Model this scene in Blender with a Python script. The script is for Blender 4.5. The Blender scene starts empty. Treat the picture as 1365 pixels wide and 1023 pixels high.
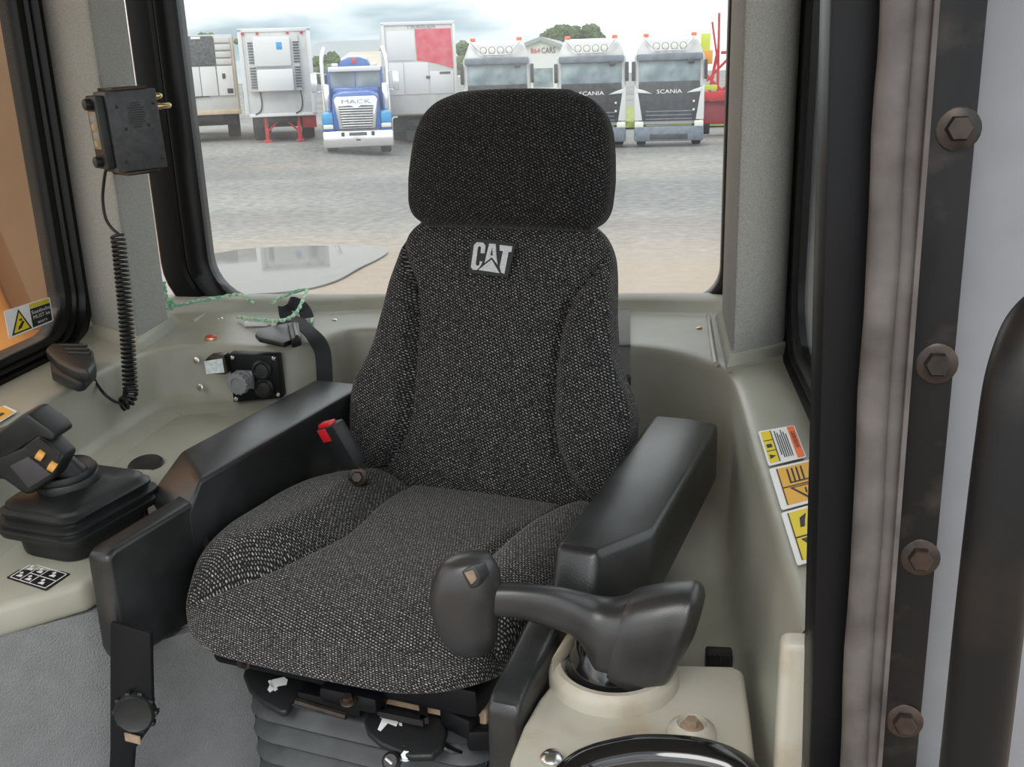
import bpy, bmesh, math, random
from mathutils import Vector, Matrix, noise
random.seed(7)
S = bpy.context.scene
COL = S.collection

# ------------------------------------------------------------------ camera
FPX, CX, CY = 1350.0, 682.5, 511.5
YAW, PITCH, ROLL = [math.radians(v) for v in (8.0, 17.4, 1.9)]
CAM = Vector((0, 0, 1.38))
FW = Vector((-math.sin(YAW)*math.cos(PITCH), math.cos(YAW)*math.cos(PITCH), -math.sin(PITCH)))
_r = FW.cross(Vector((0, 0, 1))).normalized(); _u = _r.cross(FW)
RT = _r*math.cos(ROLL) - _u*math.sin(ROLL)
UP = _u*math.cos(ROLL) + _r*math.sin(ROLL)
cd = bpy.data.cameras.new('camera'); cam = bpy.data.objects.new('camera', cd); COL.objects.link(cam)
cd.sensor_width = 36; cd.lens = 36*FPX/1365; cd.clip_start = 0.02; cd.clip_end = 2000
m = Matrix((RT, UP, -FW)).transposed().to_4x4(); m.translation = CAM
cam.matrix_world = m
S.camera = cam

def at(px, py, X=None, Y=None, Z=None):
    """point of the place seen at a pixel of the photograph, on one plane of the cab or yard"""
    v = FW + RT*((px-CX)/FPX) - UP*((py-CY)/FPX)
    t = (X-CAM.x)/v.x if X is not None else (Y-CAM.y)/v.y if Y is not None else (Z-CAM.z)/v.z
    return CAM + v*t

# ------------------------------------------------------------------ sky and light
S.view_settings.view_transform = 'Standard'; S.view_settings.look = 'None'
S.view_settings.gamma = 1; S.view_settings.use_curve_mapping = False
S.view_settings.exposure = 0.52
W = bpy.data.worlds.new('overcast_sky'); S.world = W; W.use_nodes = True
nt = W.node_tree; nt.nodes.clear()
def wn(t, **k):
    n = nt.nodes.new(t)
    for a, b in k.items(): setattr(n, a, b)
    return n
tc = wn('ShaderNodeTexCoord'); mp = wn('ShaderNodeMapping')
mp.inputs['Scale'].default_value = (1.0, 1.0, 4.5); mp.inputs['Location'].default_value = (0.35, 0.2, 0.1)
nz = wn('ShaderNodeTexNoise'); nz.inputs['Scale'].default_value = 1.9; nz.inputs['Detail'].default_value = 6
cr = wn('ShaderNodeValToRGB')
cr.color_ramp.elements[0].position = 0.37; cr.color_ramp.elements[0].color = (0.26, 0.34, 0.385, 1)
cr.color_ramp.elements[1].position = 0.53; cr.color_ramp.elements[1].color = (0.98, 0.99, 1.0, 1)
bg = wn('ShaderNodeBackground'); bg.inputs['Strength'].default_value = 1.32
wo = wn('ShaderNodeOutputWorld')
for a, b in ((tc.outputs['Generated'], mp.inputs[0]), (mp.outputs[0], nz.inputs['Vector']), (nz.outputs['Fac'], cr.inputs[0]),
             (cr.outputs[0], bg.inputs[0]), (bg.outputs[0], wo.inputs[0])): nt.links.new(a, b)
sl = bpy.data.lights.new('sun', 'SUN'); sl.energy = 0.8; sl.angle = math.radians(25); sl.color = (1, 0.97, 0.92)
so = bpy.data.objects.new('sun', sl); COL.objects.link(so)
so.rotation_euler = (math.radians(42), math.radians(-14), math.radians(8))

# ------------------------------------------------------------------ materials
def mat(name, col, rough=.5, metal=0, spec=.5, var=0, vscale=20, col2=None, bump=0, bscale=200, det=3, coat=0, trans=0, emit=0, lo=.35, hi=.65, coord='Object'):
    M = bpy.data.materials.new(name); M.use_nodes = True
    t = M.node_tree; p = t.nodes['Principled BSDF']
    p.inputs['Base Color'].default_value = (*col, 1); p.inputs['Roughness'].default_value = rough
    p.inputs['Metallic'].default_value = metal; p.inputs['Specular IOR Level'].default_value = spec
    if coat: p.inputs['Coat Weight'].default_value = coat; p.inputs['Coat Roughness'].default_value = .1
    if trans: p.inputs['Transmission Weight'].default_value = trans
    if emit: p.inputs['Emission Color'].default_value = (*col, 1); p.inputs['Emission Strength'].default_value = emit
    c = t.nodes.new('ShaderNodeTexCoord')
    if col2 or var:
        n = t.nodes.new('ShaderNodeTexNoise'); n.inputs['Scale'].default_value = vscale; n.inputs['Detail'].default_value = det
        r = t.nodes.new('ShaderNodeValToRGB')
        r.color_ramp.elements[0].position = lo; r.color_ramp.elements[1].position = hi
        a = col; b = col2 or tuple(min(1, v*(1+var)) for v in col)
        if not col2: a = tuple(v*(1-var) for v in col)
        r.color_ramp.elements[0].color = (*a, 1); r.color_ramp.elements[1].color = (*b, 1)
        t.links.new(c.outputs[coord], n.inputs['Vector']); t.links.new(n.outputs['Fac'], r.inputs[0])
        t.links.new(r.outputs[0], p.inputs['Base Color'])
    if bump:
        n2 = t.nodes.new('ShaderNodeTexNoise'); n2.inputs['Scale'].default_value = bscale; n2.inputs['Detail'].default_value = 2
        bb = t.nodes.new('ShaderNodeBump'); bb.inputs['Strength'].default_value = bump; bb.inputs['Distance'].default_value = .002
        t.links.new(c.outputs[coord], n2.inputs['Vector']); t.links.new(n2.outputs['Fac'], bb.inputs['Height'])
        t.links.new(bb.outputs[0], p.inputs['Normal'])
    return M

def fabric(name, base, fleck, sx, sy, rot):
    M = bpy.data.materials.new(name); M.use_nodes = True
    t = M.node_tree; p = t.nodes['Principled BSDF']; p.inputs['Roughness'].default_value = .95
    p.inputs['Specular IOR Level'].default_value = .15; p.inputs['Sheen Weight'].default_value = .12
    uv = t.nodes.new('ShaderNodeUVMap'); mp = t.nodes.new('ShaderNodeMapping'); mp.inputs['Rotation'].default_value = (0, 0, rot)
    br = t.nodes.new('ShaderNodeTexBrick'); br.offset = .5; br.inputs['Scale'].default_value = 1
    br.inputs['Brick Width'].default_value = sx; br.inputs['Row Height'].default_value = sy
    br.inputs['Mortar Size'].default_value = sy*.30; br.inputs['Mortar Smooth'].default_value = .25
    br.inputs['Color1'].default_value = (*fleck, 1); br.inputs['Color2'].default_value = tuple(v*.55 for v in fleck)+(1,)
    br.inputs['Mortar'].default_value = (*base, 1)
    n = t.nodes.new('ShaderNodeTexNoise'); n.inputs['Scale'].default_value = 330; n.inputs['Detail'].default_value = 1
    r = t.nodes.new('ShaderNodeValToRGB'); r.color_ramp.elements[0].position = .38; r.color_ramp.elements[1].position = .66
    mx = t.nodes.new('ShaderNodeMixRGB'); mx.inputs[1].default_value = (*base, 1)
    bm_ = t.nodes.new('ShaderNodeBump'); bm_.inputs['Strength'].default_value = .5; bm_.inputs['Distance'].default_value = .0015
    L = t.links.new
    L(uv.outputs[0], mp.inputs[0]); L(mp.outputs[0], br.inputs['Vector']); L(uv.outputs[0], n.inputs['Vector'])
    L(n.outputs['Fac'], r.inputs[0]); L(r.outputs[0], mx.inputs[0]); L(br.outputs['Color'], mx.inputs[2])
    L(mx.outputs[0], p.inputs['Base Color']); L(br.outputs['Fac'], bm_.inputs['Height']); bm_.invert = True
    L(bm_.outputs[0], p.inputs['Normal'])
    return M

def glass(name, tint, dust, dscale, fac):
    M = bpy.data.materials.new(name); M.use_nodes = True
    t = M.node_tree; t.nodes.clear(); L = t.links.new
    o = t.nodes.new('ShaderNodeOutputMaterial'); tr = t.nodes.new('ShaderNodeBsdfTransparent'); tr.inputs[0].default_value = (*tint, 1)
    gl = t.nodes.new('ShaderNodeBsdfGlossy'); gl.inputs['Roughness'].default_value = .02
    lw = t.nodes.new('ShaderNodeLayerWeight'); lw.inputs[0].default_value = .5
    pw = t.nodes.new('ShaderNodeMath'); pw.operation = 'POWER'; pw.inputs[1].default_value = 4; L(lw.outputs['Facing'], pw.inputs[0])
    fr = t.nodes.new('ShaderNodeMath'); fr.operation = 'MULTIPLY_ADD'; fr.inputs[1].default_value = .5; fr.inputs[2].default_value = .02; L(pw.outputs[0], fr.inputs[0])
    m1 = t.nodes.new('ShaderNodeMixShader'); L(fr.outputs[0], m1.inputs[0]); L(tr.outputs[0], m1.inputs[1]); L(gl.outputs[0], m1.inputs[2])
    df = t.nodes.new('ShaderNodeBsdfTranslucent'); df.inputs[0].default_value = (*dust, 1)
    c = t.nodes.new('ShaderNodeTexCoord'); n = t.nodes.new('ShaderNodeTexNoise'); n.inputs['Scale'].default_value = dscale; n.inputs['Detail'].default_value = 5
    r = t.nodes.new('ShaderNodeMapRange'); r.inputs[1].default_value = .35; r.inputs[2].default_value = .8; r.inputs[3].default_value = fac*.5; r.inputs[4].default_value = fac*1.8
    L(c.outputs['Object'], n.inputs['Vector']); L(n.outputs['Fac'], r.inputs[0])
    m2 = t.nodes.new('ShaderNodeMixShader'); L(r.outputs[0], m2.inputs[0]); L(m1.outputs[0], m2.inputs[1]); L(df.outputs[0], m2.inputs[2])
    L(m2.outputs[0], o.inputs[0])
    return M

MT = dict(
    liner=mat('moulded_grey_plastic', (.36, .355, .295), .36, var=.10, vscale=5, bump=.12, bscale=350),
    pod=mat('cream_grey_plastic', (.50, .475, .40), .40, col2=(.36, .27, .18), vscale=9, lo=.52, hi=.76, det=6, bump=.08),
    carpet=mat('grey_carpet_lining', (.27, .27, .25), .95, col2=(.37, .37, .345), vscale=380, det=3, bump=.8, bscale=520),
    vinyl=mat('grey_grained_vinyl', (.21, .215, .22), .55, var=.05, vscale=30, bump=1.0, bscale=420),
    blackp=mat('black_moulded_plastic', (.012, .0125, .0135), .42, var=.35, vscale=9, det=6, bump=.25, bscale=600),
    arm=mat('worn_black_armrest', (.013, .0138, .0145), .32, spec=.65, col2=(.042, .044, .046), vscale=9, det=8, lo=.45, hi=.8, bump=.15, bscale=500),
    rubber=mat('black_rubber', (.011, .0115, .0125), .45, var=.4, vscale=14, det=5),
    seal=mat('black_window_seal', (.005, .005, .0055), .30, spec=.28),
    post=mat('black_painted_post', (.006, .0064, .008), .45, spec=.22),
    duststrip=mat('scuffed_black_steel', (.009, .009, .010), .36, spec=.25, col2=(.05, .04, .035), vscale=24, det=8, lo=.55, hi=.82),
    dustrub=mat('dusty_grey_rubber', (.055, .047, .044), .5, col2=(.16, .145, .14), vscale=16, det=8, lo=.3, hi=.7),
    panel=mat('pale_grey_paint', (.235, .245, .27), .5, var=.04),
    grip=mat('glossy_dark_grip', (.026, .0255, .027), .34, spec=.7, var=.3, vscale=12, bump=.12, bscale=700),
    gloss=mat('glossy_black_tube', (.006, .006, .007), .10, coat=1),
    steel=mat('dark_steel', (.024, .023, .022), .36, metal=.5, col2=(.07, .047, .036), vscale=40),
    rust=mat('rusty_tan_steel', (.34, .25, .17), .7, var=.3, vscale=25),
    chrome=mat('bright_metal', (.72, .72, .70), .22, metal=1),
    grey=mat('mid_grey_plastic', (.24, .25, .26), .45),
    bellow=mat('suspension_bellows_rubber', (.055, .06, .064), .50, var=.3, vscale=15, det=5),
    white=mat('white_print', (.85, .85, .85), .5), black=mat('black_print', (.012, .012, .012), .5),
    silver=mat('silver_stitching', (.62, .63, .66), .6, var=.15, vscale=300),
    yellow=mat('yellow_print', (.80, .62, .02), .45), amber=mat('amber_print', (.82, .43, .05), .45),
    orange=mat('orange_print', (.90, .16, .03), .45), red=mat('red_plastic', (.62, .02, .03), .35),
    tanyel=mat('yellow_roller', (.72, .36, .08), .5), web=mat('black_webbing', (.025, .026, .03), .7, bump=.6, bscale=500),
    greyweb=mat('grey_webbing', (.20, .20, .195), .7, bump=.6, bscale=500),
    rope=mat('green_rope', (.22, .60, .44), .8, col2=(.75, .85, .62), vscale=120, lo=.45, hi=.55),
    brass=mat('brass', (.75, .58, .32), .3, metal=1), lcd=mat('radio_display', (.22, .22, .14), .3),
    sticker=mat('pale_blue_sticker', (.55, .70, .72), .5, col2=(.85, .87, .86), vscale=90),
    fabric=fabric('speckled_charcoal_fabric', (.012, .012, .0125), (.47, .455, .445), .0074, .0047, math.radians(24)),
    fabricseat=fabric('speckled_charcoal_seat_fabric', (.014, .014, .014), (.56, .54, .52), .0056, .0040, math.radians(14)),
    fabricdark=fabric('speckled_black_fabric', (.007, .007, .0072), (.19, .18, .185), .0074, .0047, math.radians(24)),
    glass=glass('dusty_clear_glass', (.97, .985, .98), (.9, .9, .9), 3.5, .05),
    amberglass=glass('dusty_side_glass', (.97, .94, .90), (.8, .68, .55), 3, .018),
)

# ------------------------------------------------------------------ mesh helpers
MW = {}
def link(o): COL.objects.link(o); return o
def thing(name, label, cat, loc=(0, 0, 0), rotz=0, group=None):
    o = link(bpy.data.objects.new(name, None)); o.empty_display_size = .05
    o.location = loc; o.rotation_euler = (0, 0, rotz)
    MW[o] = Matrix.Translation(Vector(loc)) @ Matrix.Rotation(rotz, 4, 'Z')
    tag(o, label, cat, group); return o
def tag(o, label, cat, group=None, kind=None):
    o['label'] = label; o['category'] = cat
    if group: o['group'] = group
    if kind: o['kind'] = kind
    return o
def obj(name, bm, mt, parent=None, world=False, smooth=40, label=None):
    """one mesh object; world=True: the shape was written in world coordinates"""
    if world and parent is not None: bm.transform(MW[parent].inverted())
    base = Vector((0, 0, 0))
    if parent is None:                      # origin at the foot of a top-level mesh
        if bm.verts:
            xs = [v.co for v in bm.verts]
            base = Vector(((min(v.x for v in xs)+max(v.x for v in xs))/2, (min(v.y for v in xs)+max(v.y for v in xs))/2, min(v.z for v in xs)))
            bmesh.ops.translate(bm, verts=bm.verts, vec=-base)
    bmesh.ops.recalc_face_normals(bm, faces=bm.faces)
    me = bpy.data.meshes.new(name); bm.to_mesh(me); bm.free()
    if smooth:
        me.polygons.foreach_set('use_smooth', [True]*len(me.polygons)); me.set_sharp_from_angle(angle=math.radians(smooth))
    me.materials.append(MT[mt] if isinstance(mt, str) else mt)
    o = link(bpy.data.objects.new(name, me)); o.location = base
    if parent is not None: o.parent = parent; MW[o] = MW[parent]
    else: MW[o] = Matrix.Translation(base)
    if label: o['label'] = label
    return o
def struct(name, bm, mt, label=None, **k):
    o = obj(name, bm, mt, **k); o['kind'] = 'structure'
    if label: o['label'] = label
    return o
def B(): return bmesh.new()
def join(bm, t, M=None):
    if M is not None: t.transform(M)
    me = bpy.data.meshes.new('tmp'); t.to_mesh(me); t.free(); bm.from_mesh(me); bpy.data.meshes.remove(me); return bm
def bev(t, w, seg=2, ang=25):
    if w <= 0: return
    t.normal_update()
    es = [e for e in t.edges if len(e.link_faces) == 2 and e.calc_face_angle(0) > math.radians(ang)]
    bmesh.ops.bevel(t, geom=es, offset=w, segments=seg, affect='EDGES', profile=.5, clamp_overlap=True)
def box(bm, lo, hi, b=0, M=None, seg=2):
    t = bmesh.new(); bmesh.ops.create_cube(t, size=1)
    lo, hi = Vector(lo), Vector(hi); s = hi-lo
    for v in t.verts: v.co = Vector((v.co.x*s.x, v.co.y*s.y, v.co.z*s.z)) + (lo+hi)/2
    bev(t, b, seg); return join(bm, t, M)
def cbox(bm, c, s, b=0, M=None, seg=2):
    c, s = Vector(c), Vector(s)/2; return box(bm, c-s, c+s, b, M, seg)
def prism(bm, pts, ext, b=0, M=None, seg=2):
    """polygon of 3-D points pushed along ext"""
    t = bmesh.new(); ext = Vector(ext)
    a = [t.verts.new(Vector(p)) for p in pts]; c = [t.verts.new(Vector(p)+ext) for p in pts]
    t.faces.new(a); t.faces.new(c[::-1]); n = len(a)
    for i in range(n): t.faces.new((a[i], c[i], c[(i+1) % n], a[(i+1) % n]))
    bmesh.ops.recalc_face_normals(t, faces=t.faces)
    bev(t, b, seg); return join(bm, t, M)
def loft(bm, rings, closed=True, cap=(True, True), M=None):
    t = bmesh.new(); R = [[t.verts.new(Vector(p)) for p in r] for r in rings]; n = len(R[0])
    for i in range(len(R)-1):
        for j in range(n if closed else n-1):
            k = (j+1) % n; t.faces.new((R[i][j], R[i][k], R[i+1][k], R[i+1][j]))
    if closed and cap[0]: t.faces.new(R[0][::-1])
    if closed and cap[1]: t.faces.new(R[-1])
    return join(bm, t, M)
def spl(pts, n=8, closed=False):
    P = [Vector(p) for p in pts]; out = []; N = len(P)
    for i in range(N if closed else N-1):
        p0 = P[(i-1) % N] if closed or i > 0 else P[0]*2-P[1]
        p1 = P[i]; p2 = P[(i+1) % N]
        p3 = P[(i+2) % N] if closed or i+2 < N else P[-1]*2-P[-2]
        for k in range(n):
            u = k/n
            out.append(.5*((2*p1)+(p2-p0)*u+(2*p0-5*p1+4*p2-p3)*u*u+(3*p1-p0-3*p2+p3)*u**3))
    if not closed: out.append(P[-1].copy())
    return out
def spl1(keys, x):
    """smooth-ish 1-D interpolation of (x, value) keys"""
    if x <= keys[0][0]: return keys[0][1]
    for (a, va), (b, vb) in zip(keys, keys[1:]):
        if x <= b:
            u = (x-a)/(b-a); return va+(vb-va)*u
    return keys[-1][1]
def spls(keys, x, h=.02):
    return sum(spl1(keys, x+d*h) for d in (-1, -.5, 0, .5, 1))/5
def tube(bm, pts, r, n=10, flat=1.0, upv=None, M=None):
    P = [Vector(p) for p in pts]; rs = r if isinstance(r, (list, tuple)) else [r]*len(P); rings = []
    nrm = None
    for i, p in enumerate(P):
        t = (P[min(i+1, len(P)-1)]-P[max(i-1, 0)]).normalized()
        if nrm is None:
            a = Vector(upv) if upv else (Vector((0, 0, 1)) if abs(t.z) < .9 else Vector((1, 0, 0)))
            nrm = (a-t*a.dot(t)).normalized()
        else: nrm = (nrm-t*nrm.dot(t)).normalized()
        bi = t.cross(nrm)
        rings.append([p+(nrm*math.cos(k*2*math.pi/n)*flat+bi*math.sin(k*2*math.pi/n))*rs[i] for k in range(n)])
    return loft(bm, rings, M=M)
def strap(bm, pts, w, th, side):
    """flat webbing along a path; side = width direction per point or one vector"""
    P = [Vector(p) for p in pts]; rings = []
    for i, p in enumerate(P):
        t = (P[min(i+1, len(P)-1)]-P[max(i-1, 0)]).normalized()
        s = Vector(side[i] if isinstance(side, list) else side); s = (s-t*s.dot(t)).normalized(); n = t.cross(s)
        rings.append([p+s*w/2+n*th/2, p-s*w/2+n*th/2, p-s*w/2-n*th/2, p+s*w/2-n*th/2])
    return loft(bm, rings)
def lathe(bm, prof, n=24, M=None, cap=(True, True)):
    rings = [[(r*math.cos(k*2*math.pi/n), r*math.sin(k*2*math.pi/n), z) for k in range(n)] for r, z in prof]
    return loft(bm, rings, cap=cap, M=M)
def frame_to(p, zdir, xdir=(1, 0, 0)):
    z = Vector(zdir).normalized(); x = Vector(xdir); x = Vector((0, 1, 0)) if abs(x.normalized().dot(z)) > .99 else x; x = (x-z*x.dot(z)).normalized(); y = z.cross(x)
    M = Matrix((x, y, z)).transposed().to_4x4(); M.translation = Vector(p); return M
def hexbolt(bm, p, d, r, h):
    M = frame_to(p, d)
    lathe(bm, [(r*1.55, 0), (r*1.6, h*.25), (r*1.4, h*.35)], 20, M)
    lathe(bm, [(r, h*.3), (r, h*.95), (r*.85, h*1.1)], 6, M)
    return bm
def rrect(x0, x1, y0, y1, r, n=6):
    """rounded rectangle; r = radii of corners (x1y0, x1y1, x0y1, x0y0)"""
    rs = r if isinstance(r, (list, tuple)) else [r]*4
    C = [(x1-rs[0], y0+rs[0], -90, rs[0]), (x1-rs[1], y1-rs[1], 0, rs[1]), (x0+rs[2], y1-rs[2], 90, rs[2]), (x0+rs[3], y0+rs[3], 180, rs[3])]
    return [(cx+q*math.cos(math.radians(a+90*k/n)), cy+q*math.sin(math.radians(a+90*k/n))) for cx, cy, a, q in C for k in range(n+1)]
def text(s, size, depth=.0005, align='CENTER', bold=0):
    cu = bpy.data.curves.new('t', 'FONT'); cu.body = s; cu.size = size; cu.extrude = depth; cu.align_x = align; cu.align_y = 'CENTER'; cu.offset = bold
    cu.resolution_u = 2
    o = bpy.data.objects.new('t', cu); COL.objects.link(o)
    me = bpy.data.meshes.new_from_object(o.evaluated_get(bpy.context.evaluated_depsgraph_get()))
    bpy.data.objects.remove(o); bpy.data.curves.remove(cu)
    t = bmesh.new(); t.from_mesh(me); bpy.data.meshes.remove(me); return t
def copy_tree(o, parent=None):
    c = o.copy(); COL.objects.link(c); c.parent = parent; MW[c] = MW.get(o)
    for ch in list(o.children): copy_tree(ch, c)
    return c
def uvs(o, f):
    me = o.data; l = me.uv_layers.new(name='UVMap')
    for lp in me.loops: l.data[lp.index].uv = f(me.vertices[lp.vertex_index].co)
# ================================================================== THE CAB SHELL
bm = B(); box(bm, (-1.35, .45, -.04), (.42, 2.5, 0)); struct('floor', bm, 'vinyl', 'grey vinyl cab floor under the seat')

bm = B(); box(bm, (-1.36, .35, 1.95), (.42, 2.55, 2.0)); struct('ceiling', bm, 'carpet', 'grey lined cab roof')
# moulded liner: ledge, rim, wall and tub floor in one sweep around the seat
KEYS = [((-1.125, 1.0), (-1.33, 1.0), .643), ((-1.125, 1.3), (-1.33, 1.3), .654), ((-1.125, 1.6), (-1.33, 1.6), .665), ((-1.122, 1.93), (-1.33, 2.1), .678),
        ((-1.07, 2.055), (-1.30, 2.42), .68), ((-.95, 2.085), (-1.1, 2.45), .68), ((-.81, 2.075), (-.86, 2.45), .68), ((-.745, 2.115), (-.79, 2.45), .66),
        ((-.72, 2.20), (-.73, 2.45), .60), ((-.655, 2.245), (-.66, 2.45), .52), ((-.4, 2.22), (-.4, 2.45), .50), ((-.12, 2.11), (-.14, 2.45), .50),
        ((.0, 2.088), (.0, 2.45), .50), ((.085, 2.03), (.12, 2.45), .50), ((.140, 1.955), (.27, 2.42), .50), ((.162, 1.86), (.31, 2.1), .50),
        ((.165, 1.5), (.31, 1.5), .50), ((.166, .98), (.31, .98), .50)]
def sm_(a, b, x): x = max(0, min(1, (x-a)/(b-a))); return x*x*(3-2*x)
rim = spl([(a[0], a[1], 0) for a, b, c in KEYS], 8); outr = spl([(b[0], b[1], 0) for a, b, c in KEYS], 8); fz = [p.x for p in spl([(c, 0, 0) for a, b, c in KEYS], 8)]
nrm = []
for i in range(len(rim)):
    t = (rim[min(i+1, len(rim)-1)]-rim[max(i-1, 0)]).normalized(); nrm.append(Vector((t.y, -t.x, 0)))
rows = []
def rear(i): return sm_(2.05, 2.25, outr[i].y)          # raised sill only under the rear glass
for f, z, zs in ((0, .84, .788), (.10, .838, .791), (.14, .83, .794), (.18, .81, .797), (.24, .806, .799)):
    rows.append([outr[i].lerp(rim[i], f)+Vector((0, 0, zs+(z-zs)*rear(i))) for i in range(len(rim))])
for d, z in ((-.03, .803), (-.010, .8025), (-.003, .7995), (.001, .793), (.003, .780)):
    rows.append([rim[i]+nrm[i]*d+Vector((0, 0, z)) for i in range(len(rim))])
for d, dz in ((.020, .050), (.026, .024), (.037, .008), (.052, .002), (.10, .0), (.13, -.004)):
    rows.append([rim[i]+nrm[i]*d+Vector((0, 0, fz[i]+dz)) for i in range(len(rim))])
bm = B(); loft(bm, rows, closed=False)
struct('trim_1', bm, 'liner', 'grey green moulded plastic ledge and tub wall around the seat', smooth=60)
def cz(y): return .65+.0375*(y-1.2)
bm = B()
prism(bm, [(x, y, cz(y)) for x, y in ((-1.16, 1.02), (-.935, 1.203), (-.845, 1.277), (-.835, 1.31), (-.79, 1.70), (-.745, 1.95), (-.73, 2.08), (-.80, 2.06), (-1.12, 2.05))], (0, 0, -.052), .012, seg=3)
struct('trim_2', bm, 'liner', 'grey green moulded console floor carrying the joystick')
bm = B(); box(bm, (-.06, 1.02, .44), (.16, 2.20, .497)); box(bm, (-.62, 1.96, .44), (-.05, 2.23, .497)); struct('trim_3', bm, 'liner', 'grey green moulded tub floor beside the seat')
bm = B(); a, c = Vector((-1.2, 1.005, 0)), Vector((-.665, 1.418, 0)); n = Vector((c-a)).normalized(); n = Vector((n.y, -n.x, 0))
prism(bm, [(a.x, a.y, .0), (c.x, c.y, .0), (c.x, c.y, .52), (-.81, 1.306, .52), (-.81, 1.306, .60), (a.x, a.y, .605)], -n*.02)
struct('wall_console', bm, 'vinyl', 'grey grained vinyl panel under the console lip')
# near end of the right hand ledge: a folded beige flange
bm = B(); box(bm, (.142, .955, .42), (.30, .985, .795), .010, seg=3); struct('trim_4', bm, 'pod', 'beige end flange of the ledge by the door post')

def ring(loops, to3):
    b = B(); R = [[to3(x, y, d) for x, y in pts] for pts, d in loops]; loft(b, R+[R[0]], cap=(False, False)); return b
def mixl(a, b_, f): return [(p[0]*(1-f)+q[0]*f, p[1]*(1-f)+q[1]*f) for p, q in zip(a, b_)]
def seal(o, i, prof, to3): return ring([(mixl(o, i, f), d) for f, d in prof], to3)
PROF = [(0, -.03), (0, .010), (.08, .016), (.34, .018), (.40, .004), (.46, .003), (.52, .011), (.60, .012), (.64, .004), (.70, .004), (.74, .009), (.94, .009), (1, .001), (1, -.03)]
# rear window
o = rrect(-1.245, .26, .775, 2.0, [.10, .1, .1, .15], 8); i = rrect(-1.12, .172, .822, 1.93, [.075, .1, .1, .115], 8)
b = seal(o, i, [(0, .03), (0, -.02), (.06, -.03), (.50, -.034), (.56, -.026), (.62, -.030), (.92, -.022), (1, -.012), (1, .03)], lambda x, y, d: Vector((x, 2.46+d, y)))
w1 = struct('window_1', b, 'seal', 'black rubber framed rear window of the cab')
bm = B(); prism(bm, [(x, 2.462, z) for x, z in rrect(-1.125, .177, .817, 1.935, [.075, .1, .1, .115], 8)], (0, .005, 0)); obj('pane', bm, 'glass', w1, world=True)
# side windows
o = rrect(.95, 2.195, .785, 2.0, [.12, .1, .1, .1], 8); i = rrect(1.05, 2.085, .845, 1.9, [.085, .1, .1, .1], 8)
w2 = struct('window_2', seal(o, i, PROF, lambda y, z, d: Vector((-1.315+d, y, z))), 'seal', 'black rubber framed side window beside the radio pillar')
bm = B(); prism(bm, [(-1.325, y, z) for y, z in rrect(1.045, 2.09, .84, 1.905, [.085, .1, .1, .1], 8)], (.005, 0, 0)); obj('pane', bm, 'amberglass', w2, world=True)
o = rrect(.98, 2.16, .775, 2.0, [.15, .1, .1, .1], 8); i = rrect(1.05, 1.96, .855, 1.9, [.12, .1, .1, .1], 8)
w3 = struct('window_3', seal(o, i, PROF, lambda y, z, d: Vector((.285-d, y, z))), 'seal', 'black rubber framed side window behind the door post')
bm = B(); prism(bm, [(.297, y, z) for y, z in rrect(1.045, 1.965, .85, 1.905, [.12, .1, .1, .1], 8)], (.005, 0, 0)); obj('pane', bm, 'glass', w3, world=True)
# carpet lined corner pillars with a moulded foot
LP = [(-1.318, 2.188), (-1.126, 2.05), (-1.139, 2.237), (-1.20, 2.30), (-1.318, 2.30)]
RP = [(.166, 2.30), (.163, 1.945), (.272, 2.028), (.30, 2.16), (.28, 2.30)]
for k, fp in enumerate((LP, RP)):
    bm = B(); t = B(); prism(t, [(x, y, .80) for x, y in fp], (0, 0, 1.1))
    bmesh.ops.bevel(t, geom=[e for e in t.edges if abs(e.verts[0].co.z-e.verts[1].co.z) > .5], offset=.018, segments=4, affect='EDGES', profile=.5)
    join(bm, t); p = struct('trim_%d' % (5+k), bm, 'carpet', ('grey carpet lined corner pillar carrying the radio', 'grey carpet lined corner pillar by the door post')[k])
    c = Vector((sum(x for x, y in fp)/5, sum(y for x, y in fp)/5)); bm = B()
    R = [[(c.x+(x-c.x)*s, c.y+(y-c.y)*s, z) for x, y in fp] for s, z in ((1.16, .800), (1.17, .812), (1.07, .826), (1.05, .832))]
    loft(bm, R); obj('foot', bm, 'liner', p, world=True)
# ribs of the shelf trays
for k, px in enumerate((((944, 420), (949, 455), (954, 486)), ((257, 430), (276, 418), (297, 408)))):
    bm = B(); tube(bm, spl([at(x, y, Z=.804) for x, y in px], 6), .006, 10); struct('trim_%d' % (10+k), bm, 'liner', ('moulded rib beside the tray at the carpet pillar', 'moulded rib beside the tray behind the reflector button')[k])
# outer strip of wall below the side glass
bm = B(); box(bm, (-1.36, .95, .1), (-1.335, 2.4, .80)); struct('wall_left', bm, 'vinyl', 'outer cab wall below the side window')
bm = B(); box(bm, (.315, .96, .1), (.335, 2.4, .78)); struct('wall_right', bm, 'vinyl', 'outer cab wall below the window by the door')
bm = B(); box(bm, (-1.33, 2.47, .1), (.31, 2.49, .79)); struct('wall_rear', bm, 'vinyl', 'outer cab wall below the rear window')

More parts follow.
